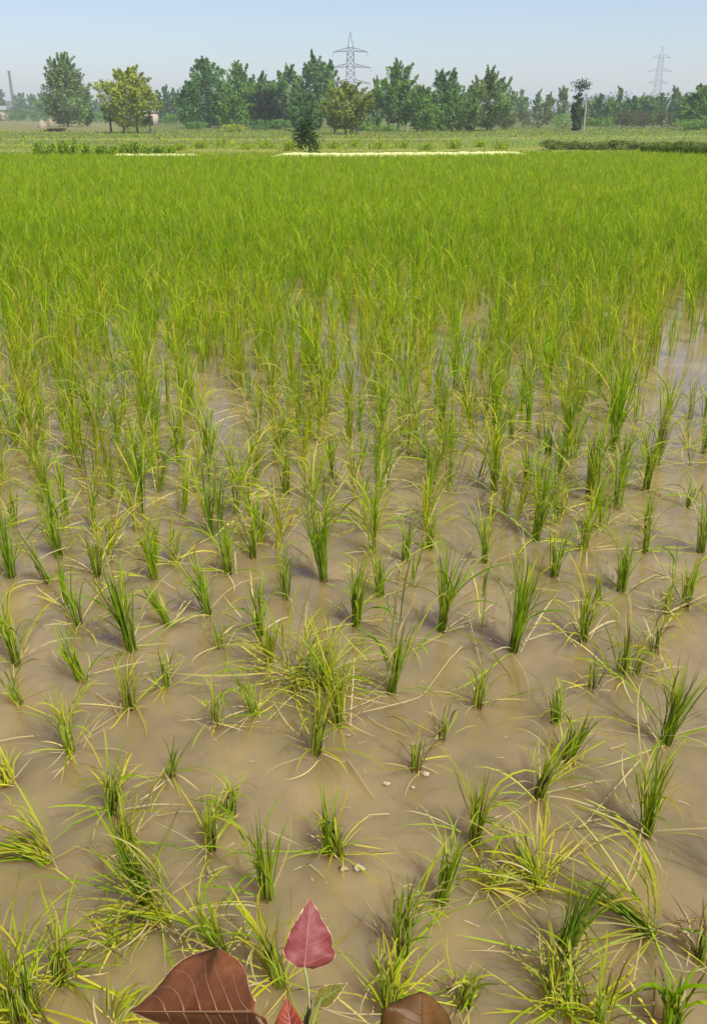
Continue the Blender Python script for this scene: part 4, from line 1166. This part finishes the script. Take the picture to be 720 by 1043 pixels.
p = at_dist(16.5, 640); p[2] = .8
ch = empty("kiln_chimney", tuple(p))
mb = MB(); Hc = z_at(72, 640) - .8
mb.tube([(0, 0, 0), (0, 0, Hc * .5), (0, 0, Hc * .96)], (1.3, 1.0, .75), 14); mb.build("shaft", M["brick"], ch, True)
mb = MB(); mb.tube([(0, 0, Hc * .962), (0, 0, Hc)], (.92, .92), 14); mb.build("rim", M["brick"], ch, True)
tag(ch, "tall thin grey chimney on the far left horizon", "chimney")

def hut(px, D, wm, hm, label, roofh, wallm, group=None):
    p = at_dist(px, D); p[2] = .2 + min(1, max(0, (D - 60) * .002))
    o = empty("hut", tuple(p))
    mb = MB(); mb.box((0, 0, hm / 2 - .2), (wm, wm * .8, hm + .4)); mb.build("wall", M[wallm], o)
    x, y = wm / 2 * 1.12, wm * .8 / 2 * 1.15
    mb = MB()
    mb.add([(-x, -y, hm + .01), (x, -y, hm + .01), (x, y, hm + .01), (-x, y, hm + .01), (-x, 0, hm + roofh), (x, 0, hm + roofh)], [[0, 1, 5, 4], [2, 3, 4, 5]])
    mb.add([(-x, -y, hm + .01), (-x, 0, hm + roofh), (-x, y, hm + .01), (-x, 0, hm + .01)], [[0, 1, 2, 3]])
    mb.add([(x, -y, hm + .01), (x, 0, hm + .01), (x, y, hm + .01), (x, 0, hm + roofh)], [[0, 1, 2, 3]])
    mb.build("roof", M["roofing"], o)
    mb = MB(); mb.box((wm * .12, -wm * .4 - .02, hm * .38), (wm * .2, .06, hm * .76)); mb.build("door", M["hole"], o)
    mb = MB(); mb.box((-wm * .25, -wm * .4 - .02, hm * .58), (wm * .16, .06, hm * .25)); mb.build("window", M["hole"], o)
    tag(o, label, "hut")
hut(155, 165, 2.2, 1.9, "small pinkish hut half hidden right of the yellow-green tree", .5, "plaster")
hut(1, 300, 5.0, 3.0, "pale hut at the left edge below the hazy poplars", 1.2, "plaster")

def stack(px, D, top, wm, label):
    p = at_dist(px, D); p[2] = .2
    H = z_at(top, D) - .2
    r = np.random.default_rng(int(px))
    k, prof = 14, [(0, 1), (.25, 1.05), (.55, .9), (.75, .62), (.92, .28), (1, .03)]
    V = [(wm / 2 * f * math.cos(6.283 * j / k) * r.uniform(.88, 1.1), wm / 2 * f * math.sin(6.283 * j / k) * r.uniform(.88, 1.1), H * z) for z, f in prof for j in range(k)]
    q = [[i * k + j, i * k + (j + 1) % k, (i + 1) * k + (j + 1) % k, (i + 1) * k + j] for i in range(len(prof) - 1) for j in range(k)]
    o = mesh_obj("straw_stack", V, q, M["straw"], None, None, True); o.location = p
    tag(o, label, "straw stack", "straw stacks in the left fields")
stack(44, 128, 122, 1.1, "pale straw stack left of the conical poplar, the nearer of two")
stack(53, 150, 117, 1.0, "narrow straw stack right beside the conical poplar")

# ------------------------------------------------------------------ haze
mh = bpy.data.materials.new("haze_air"); mh.use_nodes = True
t = mh.node_tree; t.nodes.clear()
ov = t.nodes.new("ShaderNodeOutputMaterial"); pv = t.nodes.new("ShaderNodeVolumePrincipled")
pv.inputs["Color"].default_value = (.88, .90, 1.0, 1)
pv.inputs["Density"].default_value = .00078
pv.inputs["Anisotropy"].default_value = .2
t.links.new(pv.outputs[0], ov.inputs["Volume"])
mb = MB(); mb.box((0, 1250, 24.0), (3900, 2900, 52.0))
hzo = mb.build("haze", mh)
tag(hzo, kind="stuff")
